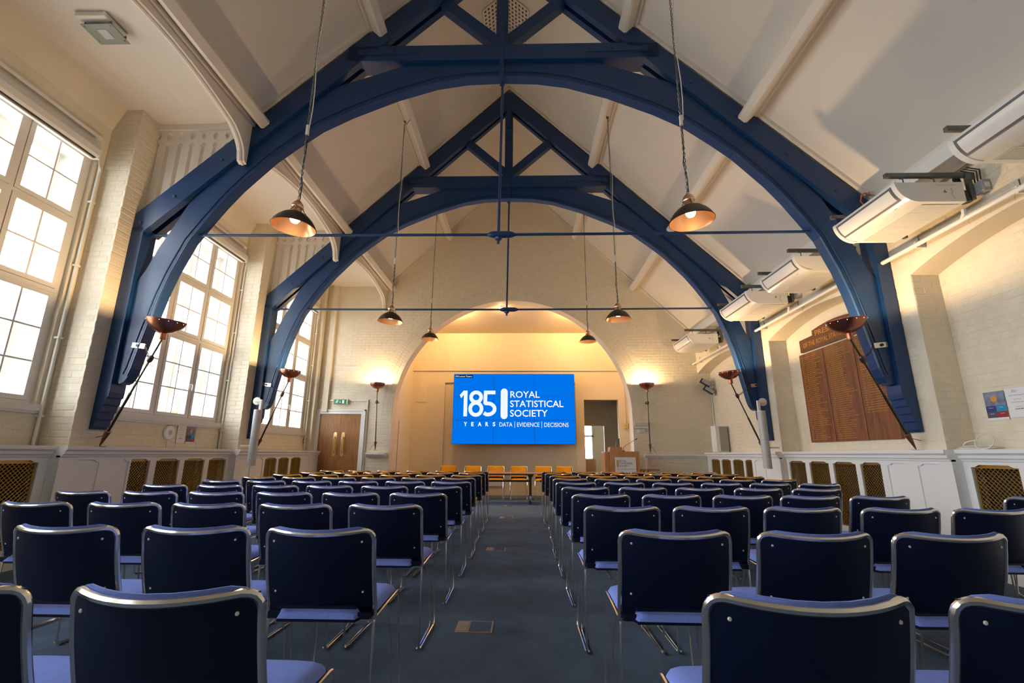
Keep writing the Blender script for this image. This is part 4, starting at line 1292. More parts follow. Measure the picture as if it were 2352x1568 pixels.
# 1
x1 = sx(0.1025)
stroke_poly(n185, [(x1, zb_), (x1, zt_)], SWp)
n185.add([(sx(0.085), SY - 0.0066, zt_), (sx(0.113), SY - 0.0066, zt_), (sx(0.066), SY - 0.0066, sz(0.645)), (sx(0.053), SY - 0.0066, sz(0.69))], [(0, 1, 2, 3)])
# 8: two rounded loops
cx = sx(0.189)
for cz_, rx, rz in ((sz(0.660), 0.0415, 0.070), (sz(0.493), 0.0465, 0.086)):
    rx *= (SX1 - SX0); rz *= (SZ1 - SZ0)
    stroke_poly(n185, [(cx + rx * math.cos(a), cz_ + rz * math.sin(a)) for a in [2 * PI * k / 40 for k in range(40)]], SWp, True)
# 5
stroke_poly(n185, [(sx(0.348), zt_ - SWp / 2), (sx(0.262), zt_ - SWp / 2)], SWp)
stroke_poly(n185, [(sx(0.268), zt_), (sx(0.265), sz(0.585))], SWp)
c5x, c5z = sx(0.285), sz(0.492)
r5x, r5z = sx(0.343) - sx(0.285), (sz(0.492) - zb_ - SWp / 2)
stroke_poly(n185, [(sx(0.258), sz(0.593))] + [(c5x + r5x * math.cos(a), c5z + r5z * math.sin(a)) for a in [math.radians(105 - 205 * k / 24) for k in range(25)]] + [(sx(0.255), zb_ + SWp * 0.95)], SWp)
n185.obj('numerals', M['screenwhite'], vw)
pl_ = []
px0, px1, pz0, pz1 = sx(0.392), sx(0.449), sz(0.348), sz(0.786)
rr = (px1 - px0) / 2
for k in range(17): pl_.append((px0 + rr + rr * math.cos(PI * k / 16), pz1 - rr + rr * math.sin(PI * k / 16)))
for k in range(17): pl_.append((px0 + rr - rr * math.cos(PI * k / 16), pz0 + rr - rr * math.sin(PI * k / 16)))
MB().add([(p[0], SY - 0.0065, p[1]) for p in pl_], [tuple(range(len(pl_)))]).obj('logo_bar', M['screenwhite'], vw)
lt = MB()
stext('ROYAL', 0.471, 0.712, 0.653, 0.748, 0.008, lt)
stext('STATISTICAL', 0.469, 0.906, 0.519, 0.614, 0.008, lt)
stext('SOCIETY', 0.469, 0.776, 0.383, 0.480, 0.008, lt)
lt.obj('lettering', M['screentext'], vw)
l2 = MB()
for ch, a, b in (('Y', 0.094, 0.119), ('E', 0.154, 0.174), ('A', 0.208, 0.238), ('R', 0.270, 0.294), ('S', 0.329, 0.350)):
    stext(ch, a, b, 0.247, 0.306, 0.03, l2)
stext('DATA', 0.384, 0.489, 0.243, 0.302, 0, l2)
stext('EVIDENCE', 0.527, 0.708, 0.241, 0.301, 0, l2)
stext('DECISIONS', 0.747, 0.944, 0.239, 0.300, 0, l2)
for a in (0.506, 0.726):
    l2.box(sx(a), sx(a + 0.003), SY - 0.0066, SY - 0.0064, sz(0.226), sz(0.316))
l2.obj('lettering', M['screentext'], vw)
tb = MB().box(sx(0.012), sx(0.158), SY - 0.0062, SY - 0.0052, sz(0.942), sz(0.985)).obj('caption_tag', emis('screen_black', (0.004, 0.006, 0.012, 1), 1.0), vw)
stext('RSS Lecture Theatre', 0.016, 0.150, 0.952, 0.976).obj('lettering', M['screentext'], vw)

# alcove lighting: round surface downlights on the alcove ceiling
for x, y, z, w_, lab in ((-0.60, 12.52, 5.225, 6, 'small round downlight at the crown of the arch'), (1.55, 12.58, 5.205, 120, 'round downlight on the alcove ceiling behind the right of the arch'), (-1.95, 12.58, 5.205, 105, 'round downlight on the alcove ceiling behind the left of the arch')):
    t = thing('downlight', lab, 'lamp', (x, y, z - 0.05), 'alcove downlights')
    MB().lathe([(0.085, 0.0), (0.09, 0.02), (0.09, 0.06), (0.001, 0.06)], (x, y, z - 0.05), (0, 0, 1), 24).obj('housing', M['white'], t, smooth=True)
    MB().lathe([(0.075, 0.0), (0.06, -0.012), (0.001, -0.018)], (x, y, z - 0.052), (0, 0, 1), 24).obj('diffuser', M['bulb'], t, smooth=True)
    point_lamp('downlight_lamp', (x, y, z - 0.14), w_, AMBER, 0.06)

# ---------------------------------------------------------------- top table
def table(x0, x1, y0, label, inset=0.10):
    t = thing('folding_table', label, 'table', ((x0 + x1) / 2, y0 + 0.3, 0), 'tables in front of the speakers')
    MB().cbox(x0, x1, y0, y0 + 0.70, 0.694, 0.720, 0.004).obj('table_top', M['beech'], t)
    MB().box(x0 + 0.05, x1 - 0.05, y0 + 0.03, y0 + 0.05, 0.668, 0.694).obj('edge_rail', M['black'], t)
    MB().box(x0 + 0.12, x1 - 0.12, y0 + 0.30, y0 + 0.36, 0.50, 0.545).obj('stretcher', M['black'], t)
    for x in (x0 + inset, x1 - 0.10):
        l = MB().box(x - 0.03, x + 0.03, y0 + 0.29, y0 + 0.37, 0.16, 0.60)
        l.prism([(x - 0.03, 0.60), (x + 0.03, 0.60), (x + 0.09, 0.685), (x + 0.09, 0.694), (x - 0.09, 0.694), (x - 0.09, 0.685)], 'y', y0 + 0.28, y0 + 0.38)
        leg = l.obj('leg', M['black'], t)
        MB().tube([(x, y0 + 0.05, 0.075), (x, y0 + 0.20, 0.15), (x, y0 + 0.33, 0.19), (x, y0 + 0.46, 0.15), (x, y0 + 0.62, 0.075)], 0.022, 8).obj('foot', M['chrome'], leg, smooth=True)
        for yy in (y0 + 0.05, y0 + 0.62):
            MB().cyl((x - 0.028, yy, 0.035), (x - 0.006, yy, 0.035), 0.035, 14).cyl((x + 0.006, yy, 0.035), (x + 0.028, yy, 0.035), 0.035, 14).box(x - 0.008, x + 0.008, yy - 0.012, yy + 0.012, 0.03, 0.09).obj('castor', M['black'], leg)
table(-1.40, 0.285, 11.62, 'beech folding table on castors left of the centre aisle line under the screen')
table(0.30, 1.85, 11.62, 'beech folding table on castors right of the aisle, mostly behind chairs', 0.42)

# ---------------------------------------------------------------- lectern and the side table behind it
t = thing('lectern', 'beech lectern with a white name board, right of the stage', 'lectern', (2.3, 11.3, 0))
LX0, LX1, LY = 2.03, 2.70, 11.16
MB().box(LX0, LX1, LY, LY + 0.03, 0, 1.235).obj('front_panel', M['beech'], t)
MB().prism([(LY + 0.03, 0), (LY + 0.52, 0), (LY + 0.52, 1.10), (LY + 0.40, 1.16), (LY + 0.03, 1.235)], 'x', LX0, LX0 + 0.03).obj('side_panel', M['beech'], t)
MB().prism([(LY + 0.03, 0), (LY + 0.52, 0), (LY + 0.52, 1.10), (LY + 0.40, 1.16), (LY + 0.03, 1.235)], 'x', LX1 - 0.03, LX1).obj('side_panel', M['beech'], t)
MB().box(LX0 + 0.03, LX1 - 0.03, LY + 0.03, LY + 0.5, 1.03, 1.055).obj('desk_top', M['beech'], t)
MB().cbox(LX0 - 0.13, LX0, LY + 0.06, LY + 0.46, 0, 1.225, 0.02).obj('side_cabinet', M['beech'], t)
MB().prism([(LX0 + 0.0, 1.235), (LX0 + 0.29, 1.235), (LX0 + 0.29, 1.335), (LX0 + 0.02, 1.335)], 'y', LY + 0.03, LY + 0.34).obj('monitor_hood', M['beech'], t)
mic = MB().tube([(2.365, LY + 0.1, 1.235), (2.365, LY + 0.1, 1.30), (2.385, LY + 0.1, 1.34), (2.44, LY + 0.1, 1.385), (2.66, LY + 0.1, 1.51)], 0.006, 6).lathe([(0.03, 0), (0.03, 0.02), (0.008, 0.03)], (2.365, LY + 0.1, 1.235), (0, 0, 1), 12)
mc = mic.obj('gooseneck_microphone', M['steel'], t)
MB().tube([(2.655, LY + 0.1, 1.508), (2.70, LY + 0.1, 1.532)], [0.012, 0.012], 8).obj('microphone_head', M['black'], mc)
MB().tube([(2.235, LY + 0.25, 1.335), (2.245, LY + 0.25, 1.48), (2.27, LY + 0.25, 1.57), (2.29, LY + 0.25, 1.575)], [0.02, 0.014, 0.008, 0.008], 6).box(2.28, 2.31, LY + 0.24, LY + 0.27, 1.335, 1.54).obj('lamp_stand', M['bronze'], t)
sg = thing('name_board', 'white board with grey lettering and a gold bar on the lectern front', 'sign', (2.375, LY - 0.01, 0.76))
MB().box(2.135, 2.615, LY - 0.012, LY, 0.76, 1.105).obj('board', M['paper'], sg)
m = MB()
gx0, gx1, gz0, gz1 = 2.172, 2.212, 0.872, 1.04
rr = (gx1 - gx0) / 2
pl_ = [(gx0 + rr + rr * math.cos(PI * k / 10), gz1 - rr + rr * math.sin(PI * k / 10)) for k in range(11)] + [(gx0 + rr - rr * math.cos(PI * k / 10), gz0 + rr - rr * math.sin(PI * k / 10)) for k in range(11)]
m.add([(p[0], LY - 0.0135, p[1]) for p in pl_], [tuple(range(len(pl_)))]).obj('gold_bar', mat('ochre_print', srgb(190, 140, 50), 0.6), sg)
m = MB()
for s, x1, z in (('ROYAL', 2.40, 1.003), ('STATISTICAL', 2.545, 0.947), ('SOCIETY', 2.45, 0.890)):
    put_text(m, s, (2.224, LY - 0.0135, z), UX, UZ, x1 - 2.224, 0.040, 0.008)
put_text(m, 'DATA | EVIDENCE | DECISIONS', (2.175, LY - 0.0135, 0.822), UX, UZ, 0.41, 0.026)
m.obj('lettering', M['ink'], sg)
t = thing('side_table', 'folded wooden table with angled braces beside the lectern', 'table', (2.95, 11.5, 0))
MB().box(2.72, 3.20, 11.3, 11.75, 0.805, 0.83).obj('table_top', M['oak'], t)
for yy in (11.34, 11.70):
    MB().bar((2.74, yy, 0.62), (2.95, yy, 0.80), 0.03, 0.025).bar((2.72, yy, 0.68), (2.86, yy, 0.80), 0.03, 0.025).obj('brace', M['oak'], t)
    MB().bar((2.75, yy, 0.0), (2.75, yy, 0.80), 0.035, 0.035).obj('leg', M['oak'], t)

# through the doorway: tall beech cabinet, a dark flat case, a radiator
t = thing('cabinet', 'tall orange-beech cabinet seen through the alcove doorway', 'cabinet', (2.3, 16.2, 0))
MB().box(2.10, 2.46, 16.2, 16.6, 0, 1.02).obj('body', M['beech'], t)
MB().box(2.105, 2.455, 16.185, 16.2, 0.04, 1.01).obj('door', M['beech'], t)
t = thing('display_case', 'dark flat panel on edge standing in the alcove doorway room', 'panel', (1.87, 15.9, 0))
MB().box(1.93, 1.965, 15.85, 16.3, 0.1, 0.95).obj('panel', M['greyplastic'], t)
MB().box(1.90, 2.0, 15.85, 16.3, 0, 0.1).obj('foot', M['black'], t)
t = thing('radiator', 'white ribbed radiator under the lobby window', 'radiator', (2.2, 17.55, 0.1))
for i in range(12):
    MB().cbox(1.78 + i * 0.07, 1.835 + i * 0.07, 17.48, 17.56, 0.12, 0.80, 0.01).obj('column', M['white'], t)
MB().box(1.78, 2.6, 17.51, 17.53, 0.14, 0.18).obj('base_rail', M['white'], t)

# ---------------------------------------------------------------- oak double doors and their casing
m = MB()
m.box(-5.30, -5.205, YB - 0.035, YB + 0.04, 0, 2.15).box(-4.14, -4.045, YB - 0.035, YB + 0.04, 0, 2.15).box(-5.30, -4.045, YB - 0.035, YB + 0.04, 2.15, 2.235)
m.box(-5.32, -5.29, YB - 0.055, YB, 0, 2.26).box(-4.055, -4.025, YB - 0.055, YB, 0, 2.26).box(-5.32, -4.025, YB - 0.055, YB, 2.225, 2.26)
door = struct(m.obj('door_1', M['white']))
for a, b, hx in ((-5.203, -4.674, -4.775), (-4.671, -4.142, -4.57)):
    lf = MB().box(a, b, YB + 0.0, YB + 0.045, 0.01, 2.148).obj('leaf', M['oak'], door)
    pl = MB()
    pz = [(hx + 0.042 * math.cos(PI * k / 8), 1.62 + 0.042 * math.sin(PI * k / 8) + 0.03) for k in range(9)] + [(hx - 0.042 * math.cos(PI * k / 8), 1.13 - 0.042 * math.sin(PI * k / 8)) for k in range(9)]
    pl.prism(pz, 'y', YB - 0.004, YB).obj('pull_plate', M['brassplate'], lf)
    MB().tube([(hx, YB - 0.002, 1.57), (hx, YB - 0.05, 1.55), (hx, YB - 0.055, 1.50), (hx, YB - 0.055, 1.25), (hx, YB - 0.05, 1.20), (hx, YB - 0.002, 1.18)], 0.013, 8).obj('pull_handle', M['brassplate'], lf, smooth=True)
MB().lathe([(0.018, 0), (0.018, 0.006), (0.001, 0.008)], (-4.75, YB, 0.93), (0, -1, 0), 12).obj('lock', M['brassplate'], door)
# trunking round the door head
t = thing('cable_trunking', 'white trunking framing the top and right of the oak doors', 'trunking', (-4.0, YB, 0))
MB().box(-5.34, -4.021, YB - 0.03, YB, 2.475, 2.51).obj('top_run', M['winwhite'], t)
MB().box(-4.02, -3.985, YB - 0.03, YB, 0, 2.51).obj('drop', M['winwhite'], t)
m = MB().box(-5.0, -4.27, YB - 0.02, YB, 3.355, 3.385)
m.obj('rail', M['winwhite'], None, label='short white horizontal rail high on the brick wall left of the arch', category='rail')
t = thing('exit_sign', 'green and white running-man exit sign above the oak doors', 'sign', (-4.70, YB - 0.09, 2.40), None)
MB().box(-4.865, -4.53, YB - 0.075, YB - 0.035, 2.40, 2.515).obj('sign_plate', M['green'], t)
MB().box(-4.53, -4.505, YB - 0.08, YB, 2.395, 2.52).obj('lamp_housing', M['white'], t)
MB().box(-4.865, -4.53, YB - 0.035, YB, 2.41, 2.52).obj('back_box', M['plastic'], t)
pg = MB()
yq = YB - 0.0765
fig = [((-4.775, 2.49), 0.010, None)]
pg.lathe([(0.011, 0), (0.001, 0.001)], (-4.768, yq, 2.497), (0, -1, 0), 10)
def seg(a, b, w): pg.bar((a[0], yq, a[1]), (b[0], yq, b[1]), 0.001, w, (0, 0, 1)) if abs(a[0] - b[0]) > 0.002 else pg.box(a[0] - w / 2, a[0] + w / 2, yq - 0.0005, yq + 0.0005, min(a[1], b[1]), max(a[1], b[1]))
for a, b, w_ in (((-4.775, 2.483), (-4.79, 2.45), 0.016), ((-4.79, 2.45), (-4.768, 2.437), 0.011), ((-4.768, 2.437), (-4.775, 2.418), 0.009), ((-4.79, 2.45), (-4.805, 2.428), 0.011), ((-4.805, 2.428), (-4.83, 2.428), 0.009),
                 ((-4.775, 2.48), (-4.755, 2.463), 0.008), ((-4.755, 2.463), (-4.742, 2.472), 0.007), ((-4.777, 2.482), (-4.805, 2.475), 0.008), ((-4.805, 2.475), (-4.815, 2.46), 0.007)):
    seg(a, b, w_)
pg.box(-4.703, -4.697, yq - .0005, yq + .0005, 2.44, 2.49)
pg.add([(-4.716, yq, 2.445), (-4.684, yq, 2.445), (-4.700, yq, 2.422)], [(0, 1, 2)])
pg.box(-4.645, -4.60, yq - .0005, yq + .0005, 2.415, 2.498)
pg.obj('pictogram', M['signwhite'], t)
def small(name, label, cat, boxes, m_='plastic', extra=None, group=None):
    xs = [b for b in boxes]
    x0 = sum(b[0] + b[1] for b in xs[:1]) / 2; y0 = sum(b[2] + b[3] for b in xs[:1]) / 2; z0 = min(b[4] for b in xs)
    t = thing(name, label, cat, (x0, y0, z0), group)
    return t
t = small('door_sensor', 'small white sensor box at the top left corner of the oak door frame', 'box', [(-5.40, -5.30, 11.9, 11.95, 2.27, 2.40)])
MB().cbox(-5.385, -5.31, YB - 0.06, YB, 2.27, 2.40, 0.008).obj('body', M['plastic'], t); MB().box(-5.375, -5.32, YB - 0.064, YB - 0.06, 2.335, 2.39).obj('cover', M['white'], t)
t = small('wall_socket', 'ivory wall socket in the corner left of the oak doors', 'socket', [(-5.44, -5.43, 11.4, 11.5, 1.40, 1.5)])
MB().cbox(-5.44, -5.425, 11.58, 11.70, 1.40, 1.52, 0.004).obj('plate', M['brassplate'], t); MB().box(-5.425, -5.42, 11.62, 11.66, 1.44, 1.48).obj('switch', M['plastic'], t)
# sockets right of the arch
t = small('socket_strip', 'row of four white sockets on a trunking right of the arch', 'socket', [(2.80, 3.19, 11.9, 11.95, 1.80, 2.0)])
MB().box(2.77, 3.20, YB - 0.05, YB, 1.805, 1.86).obj('trunking', M['plastic'], t)
for i in range(4):
    p = MB().cbox(2.815 + i * 0.092, 2.90 + i * 0.092, YB - 0.035, YB, 1.875, 1.962, 0.004).obj('socket', M['plastic'], t)
    MB().box(2.84 + i * 0.092, 2.876 + i * 0.092, YB - 0.039, YB - 0.035, 1.90, 1.935).obj('socket_cover', M['silver'], p)
t = small('control_panel', 'small white control panel below the socket row right of the arch', 'switch', [(2.9, 3.06, 11.9, 11.95, 1.71, 1.8)])
MB().cbox(2.895, 3.055, YB - 0.04, YB, 1.70, 1.785, 0.005).obj('body', M['white'], t)
for i in range(4): MB().box(2.925 + i * 0.03, 2.943 + i * 0.03, YB - 0.044, YB - 0.04, 1.73, 1.755).obj('button', M['silver'], t)
t = small('light_switch', 'brass-coloured switch box under a conduit inside the alcove right', 'switch', [(2.95, 3.1, 13.9, 14.0, 1.9, 2.1)])
MB().cbox(3.02, 3.14, YA - 0.05, YA, 1.93, 2.07, 0.005).obj('box', M['brassplate'], t); MB().box(3.06, 3.09, YA - 0.056, YA - 0.05, 1.98, 2.02).obj('switch', M['plastic'], t)
MB().box(3.065, 3.085, YA - 0.03, YA, 2.07, 3.3).obj('conduit', M['alcove'], t)

# ---------------------------------------------------------------- honour board in the middle recess of the right wall
HX = 4.83
hb = thing('honour_board', 'carved oak honour board with gilt names in the arched recess', 'board', (HX - 0.03, 7.04, 1.37))
VY, VZ = (0, -1, 0), (0, 0, 1)                     # reading direction on the right wall
hd = [(7.905, 2.865), (7.905, 3.075), (7.53, 3.085), (7.53, 3.165)]
for k in range(1, 12):
    y = 7.53 - (7.53 - 6.48) * k / 12
    hd.append((y, 3.165 + 0.045 * math.sin(PI * k / 12)))
hd += [(6.48, 3.165), (6.48, 3.085), (6.12, 3.075), (6.12, 2.865)]
MB().prism(hd, 'x', HX - 0.055, HX - 0.006).obj('header', M['walnut_dark'], hb)
m = MB()
put_text(m, 'PRESIDENTS', (HX - 0.0575, 7.45, 3.055), VY, VZ, 0.90, 0.085)
put_text(m, 'OF THE ROYAL STATISTICAL SOCIETY', (HX - 0.0575, 7.80, 2.925), VY, VZ, 1.62, 0.075)
m.obj('heading', M['gold'], hb)
cols = ((7.985, 7.352), (7.340, 6.668), (6.656, 6.09))
rl = random.Random(21)
for ci, (a, b) in enumerate(cols):
    MB().cbox(HX - 0.045, HX - 0.006, b, a, 1.37, 2.835, 0.005).obj('board_panel', M['walnut'], hb)
    m = MB()
    nl = 44 if ci < 2 else 32
    pit = 0.0315 if ci < 2 else 0.033
    for r in range(nl):
        z = 2.76 - r * pit
        y = a - 0.05
        ln = rl.uniform(0.20, 0.34) if rl.random() < 0.85 else rl.uniform(0.38, 0.48)
        ln = min(ln, a - b - 0.20)
        def strokes(y0, L_):
            yy = y0
            while yy > y0 - L_:
                wd = rl.uniform(0.018, 0.06)
                e = yy - wd
                q = yy
                while q > e:                       # letters as tiny upright strokes
                    hh = rl.choice((0.010, 0.011, 0.0155))
                    m.box(HX - 0.0468, HX - 0.0448, q - 0.0042, q, z, z + hh)
                    q -= 0.0062
                yy = e - 0.010
        strokes(y, 0.055); strokes(y - 0.095, ln)
    m.obj('gilt_names', M['giltname'], hb)['kind'] = 'stuff'

# ---------------------------------------------------------------- notices
def poster(x, y0, y1, z0, z1, s, label):
    """photo notice: s = -1 right wall, +1 left wall; y0 is the left edge as read"""
    t = thing('poster', label, 'poster', (x, (y0 + y1) / 2, z0))
    u = (0, 1 if y1 > y0 else -1, 0); w = abs(y1 - y0); h = z1 - z0
    def q(mb, a, b, c, d, off):
        ya, yb = y0 + (y1 - y0) * a, y0 + (y1 - y0) * b
        mb.box(min(x + s * off, x + s * (off + 0.0006)), max(x + s * off, x + s * (off + 0.0006)), min(ya, yb), max(ya, yb), z0 + h * c, z0 + h * d)
        return mb
    q(MB(), 0, 1, 0, 1, 0.002).obj('sheet', M['paper'], t)
    q(MB(), 0, 1, 0.50, 1.0, 0.0028).obj('picture', mat('misty_print', srgb(120, 128, 150), 0.6, var=0.5, vscale=14), t)
    q(MB(), 0, 0.5, 0.29, 0.50, 0.0028).obj('square', mat('indigo_print', srgb(40, 52, 118), 0.6), t)
    q(MB(), 0.5, 1, 0.29, 0.50, 0.0028).obj('square', mat('sky_print', srgb(20, 136, 190), 0.6), t)
    q(MB(), 0, 0.5, 0.08, 0.29, 0.0028).obj('square', mat('slate_print', srgb(78, 78, 96), 0.6), t)
    q(MB(), 0.5, 1, 0.08, 0.29, 0.0028).obj('square', mat('red_print', srgb(150, 34, 38), 0.6), t)
    yc = y0 + (y1 - y0) * 0.48
    MB().lathe([(w * 0.15, 0), (w * 0.15, 0.0012), (0.0005, 0.0013)], (x + s * 0.003, yc, z0 + h * 0.74), (s, 0, 0), 20).obj('disc', mat('amber_print', srgb(216, 150, 40), 0.6), t)
    m = MB()
    for st, a, b, c in (('Facebook', 0.13, 0.37, 0.42), ('Twitter', 0.65, 0.85, 0.42), ('LinkedIn', 0.13, 0.36, 0.21), ('YouTube', 0.64, 0.86, 0.21)):
        put_text(m, st, (x + s * 0.0042, y0 + (y1 - y0) * a, z0 + h * c), u, VZ, w * (b - a), h * 0.028)
    m.obj('lettering', M['paper'], t)
    return t
def notice(x, y0, y1, z0, z1, s, label):
    t = thing('notice', label, 'notice', (x, (y0 + y1) / 2, z0))
    w, h = abs(y1 - y0), z1 - z0
    u = (0, 1 if y1 > y0 else -1, 0)
    ya, yb = min(y0, y1), max(y0, y1)
    MB().box(min(x + s * 0.002, x + s * 0.0026), max(x + s * 0.002, x + s * 0.0026), ya, yb, z0, z1).obj('sheet', M['paper'], t)
    m, g = MB(), MB()
    X = x + s * 0.0034
    def T(mb, st, a, b, c, hh): put_text(mb, st, (X, y0 + (y1 - y0) * a, z0 + h * c), u, VZ, w * (b - a), h * hh)
    T(m, 'Guest WiFi Password', 0.16, 0.86, 0.735, 0.04)
    T(m, 'Errol Street Guest', 0.22, 0.80, 0.50, 0.035)
    T(g, 'Network ID:', 0.32, 0.68, 0.60, 0.035)
    T(g, 'Password:', 0.36, 0.66, 0.35, 0.035)
    for st, c in (('ROYAL', 0.92), ('STATISTICAL', 0.885), ('SOCIETY', 0.85)):
        T(m, st, 0.36, 0.36 + 0.022 * len(st), c, 0.024)
    yy = sorted((y0 + (y1 - y0) * 0.32, y0 + (y1 - y0) * 0.34))
    g.box(X - 0.0003, X + 0.0003, yy[0], yy[1], z0 + h * 0.845, z0 + h * 0.945)
    k = 0.30
    rr = random.Random(3)
    while k < 0.72:                                # the illegible last line, as marks
        yy = sorted((y0 + (y1 - y0) * k, y0 + (y1 - y0) * (k + 0.018)))
        m.box(X - 0.0003, X + 0.0003, yy[0], yy[1], z0 + h * 0.27, z0 + h * (0.27 + rr.choice((0.022, 0.034))))
        k += 0.028
    m.obj('lettering', M['ink'], t); g.obj('lettering', M['orangeink'], t, label='orange lettering')
    return t
poster(4.82, 4.965, 4.755, 1.515, 1.80, -1, 'colour poster with an amber disc taped to the right wall')
notice(4.82, 4.742, 4.532, 1.525, 1.81, -1, 'white password notice beside the colour poster on the right wall')
notice(-5.428, 7.30, 7.485, 1.30, 1.57, 1, 'white password notice under the middle left window')
poster(-5.428, 7.52, 7.715, 1.31, 1.57, 1, 'colour poster with an amber disc under the middle left window')
t = thing('access_point', 'round white wireless access point on the wall under the middle left window', 'router', (-5.42, 7.12, 1.34))
MB().lathe([(0.105, 0), (0.108, 0.012), (0.10, 0.028), (0.04, 0.034), (0.001, 0.034)], (-5.43, 7.12, 1.455), (1, 0, 0), 32).obj('disc', M['white'], t, smooth=True)
MB().lathe([(0.034, 0.0), (0.036, 0.003), (0.032, 0.003), (0.03, 0.001)], (-5.396, 7.12, 1.455), (1, 0, 0), 20).obj('ring', M['silver'], t)
MB().tube([(-5.42, 7.12, 1.35), (-5.425, 7.11, 1.29), (-5.425, 7.13, 1.225)], 0.005, 5).obj('cable', M['plastic'], t)

# ---------------------------------------------------------------- column speakers hung from the far truss
def column_speaker(x, s, y, label):
    t = thing('column_speaker', label, 'speaker', (x, y, 0.945))
    xb = XC + s * 4.60
    MB().lathe([(0.07, 0), (0.07, 0.018), (0.03, 0.024), (0.001, 0.024)], (x - 0.0 + s * 0.085, y + 0.10, 2.08), (0, -1, 0), 24).obj('wall_disc', M['plastic'], t)
    MB().box(*sorted((x - s * 0.02, x + s * 0.085)), y + 0.03, y + 0.07, 2.06, 2.10).box(x - 0.02 - s * 0.02, x + 0.02 - s * 0.02, y + 0.02, y + 0.07, 1.88, 2.10).obj('arm', M['plastic'], t)
    prof = [(0.062 * math.sin(a), -0.055 * math.cos(a)) for a in [math.radians(-90 + 180 * k / 12) for k in range(13)]]
    pts = [(x + p[0], y + 0.0 + p[1]) for p in prof] + [(x + 0.062, y + 0.05), (x - 0.062, y + 0.05)]
    MB().prism(pts, 'z', 0.945, 1.42).obj('lower_cabinet', M['silver'], t, smooth=True)
    MB().prism(pts, 'z', 1.424, 1.905).obj('upper_cabinet', M['silver'], t, smooth=True)
    MB().prism([(p[0], p[1]) for p in pts], 'z', 1.905, 1.915).obj('end_cap', M['plastic'], t)
    MB().prism([(p[0], p[1]) for p in pts], 'z', 0.935, 0.945).obj('end_cap', M['plastic'], t)
    MB().box(x - 0.015, x + 0.015, y - 0.058, y - 0.055, 1.15, 1.165).obj('badge', M['greyplastic'], t)
    MB().box(*sorted((x + s * 0.05, x + s * 0.24)), y + 0.02, y + 0.04, 1.275, 1.30).obj('stay', M['plastic'], t)
column_speaker(-4.757, -1, 8.28, 'tall grey column speaker on a white arm at the far left truss')
column_speaker(4.18, 1, 8.28, 'tall grey column speaker on a white arm at the far right truss')

# loudspeaker standing on the right ledge, near the corner
t = thing('loudspeaker', 'white loudspeaker with a grey grille standing on the right dado ledge', 'speaker', (4.635, 11.2, 1.222))
ca, sa = math.cos(math.radians(28)), math.sin(math.radians(28))
def rot(p): return (4.635 + p[0] * ca - p[1] * sa, 11.25 + p[0] * sa + p[1] * ca)
MB().prism([rot(p) for p in ((-0.17, -0.04), (0.10, -0.14), (0.17, -0.02), (0.13, 0.14), (-0.12, 0.14))], 'z', 1.235, 1.83).obj('cabinet', M['white'], t)
MB().prism([rot(p) for p in ((-0.085, -0.078), (0.098, -0.146), (0.095, -0.153), (-0.09, -0.085))], 'z', 1.26, 1.81).obj('grille', mat('speaker_grille', (0.36, 0.35, 0.33, 1), 0.7), t)
MB().prism([rot(p) for p in ((0.01, -0.122), (0.05, -0.137), (0.048, -0.14), (0.008, -0.125))], 'z', 1.50, 1.515).obj('badge', M['greyplastic'], t)
for p in ((-0.12, -0.03), (0.10, -0.10), (0.1, 0.1), (-0.1, 0.1)):
    q = rot(p); MB().cyl((q[0], q[1], 1.222), (q[0], q[1], 1.236), 0.02, 10).obj('foot', M['white'], t)

# twin black spot speakers in the corner
def spot(x, y, z, lab):
    t = thing('spot_speaker', lab, 'speaker', (x, y, z))
    m = MB()
    ax = Vector((0.72, -0.2, -0.52)).normalized()
    m.bar(Vector((x, y, z)) - ax * 0.13, Vector((x, y, z)) + ax * 0.13, 0.13, 0.11)
    m.obj('body', M['black'], t)
    nrm = ax.cross(Vector((0, 1, 0))).normalized()
    MB().bar(Vector((x, y - 0.06, z)) - ax * 0.11, Vector((x, y - 0.06, z)) + ax * 0.11, 0.02, 0.08).obj('front_grille', M['greyplastic'], t)
    MB().bar((x, y, z), (4.83, 11.85, z + 0.06), 0.03, 0.03).obj('bracket', M['plastic'], t)
spot(4.60, 11.72, 2.93, 'upper of two small black spot speakers in the far right corner')
spot(4.66, 11.70, 2.74, 'lower of two small black spot speakers in the far right corner')
MB().box(4.79, 4.815, 11.90, 11.925, 1.23, 3.1).obj('corner_conduit', M['winwhite'], None, label='thin cream conduit down the far right corner', category='conduit')

# loose cable coil on the right ledge
t = thing('cable_coil', 'loose coil of white cable on the right dado ledge', 'cable', (4.66, 5.0, 1.222))
rc = random.Random(8)
m = MB()
for lp, (cy_, rx, ry, zc, rz, th) in enumerate(((5.06, 0.10, 0.12, 1.235, 0.006, 0.1), (5.02, 0.09, 0.13, 1.245, 0.02, 0.5), (4.98, 0.10, 0.11, 1.24, 0.008, 0.9), (4.90, 0.03, 0.095, 1.30, 0.075, 0.2), (4.98, 0.05, 0.10, 1.27, 0.045, 1.4))):
    pts = []
    for k in range(25):
        a = 2 * PI * k / 24
        pts.append((4.66 + rx * math.cos(a + th), cy_ + ry * math.sin(a), zc + rz * math.cos(a)))
    m.tube(pts, 0.0065, 6)
m.obj('coil', M['plastic'], t, smooth=True)

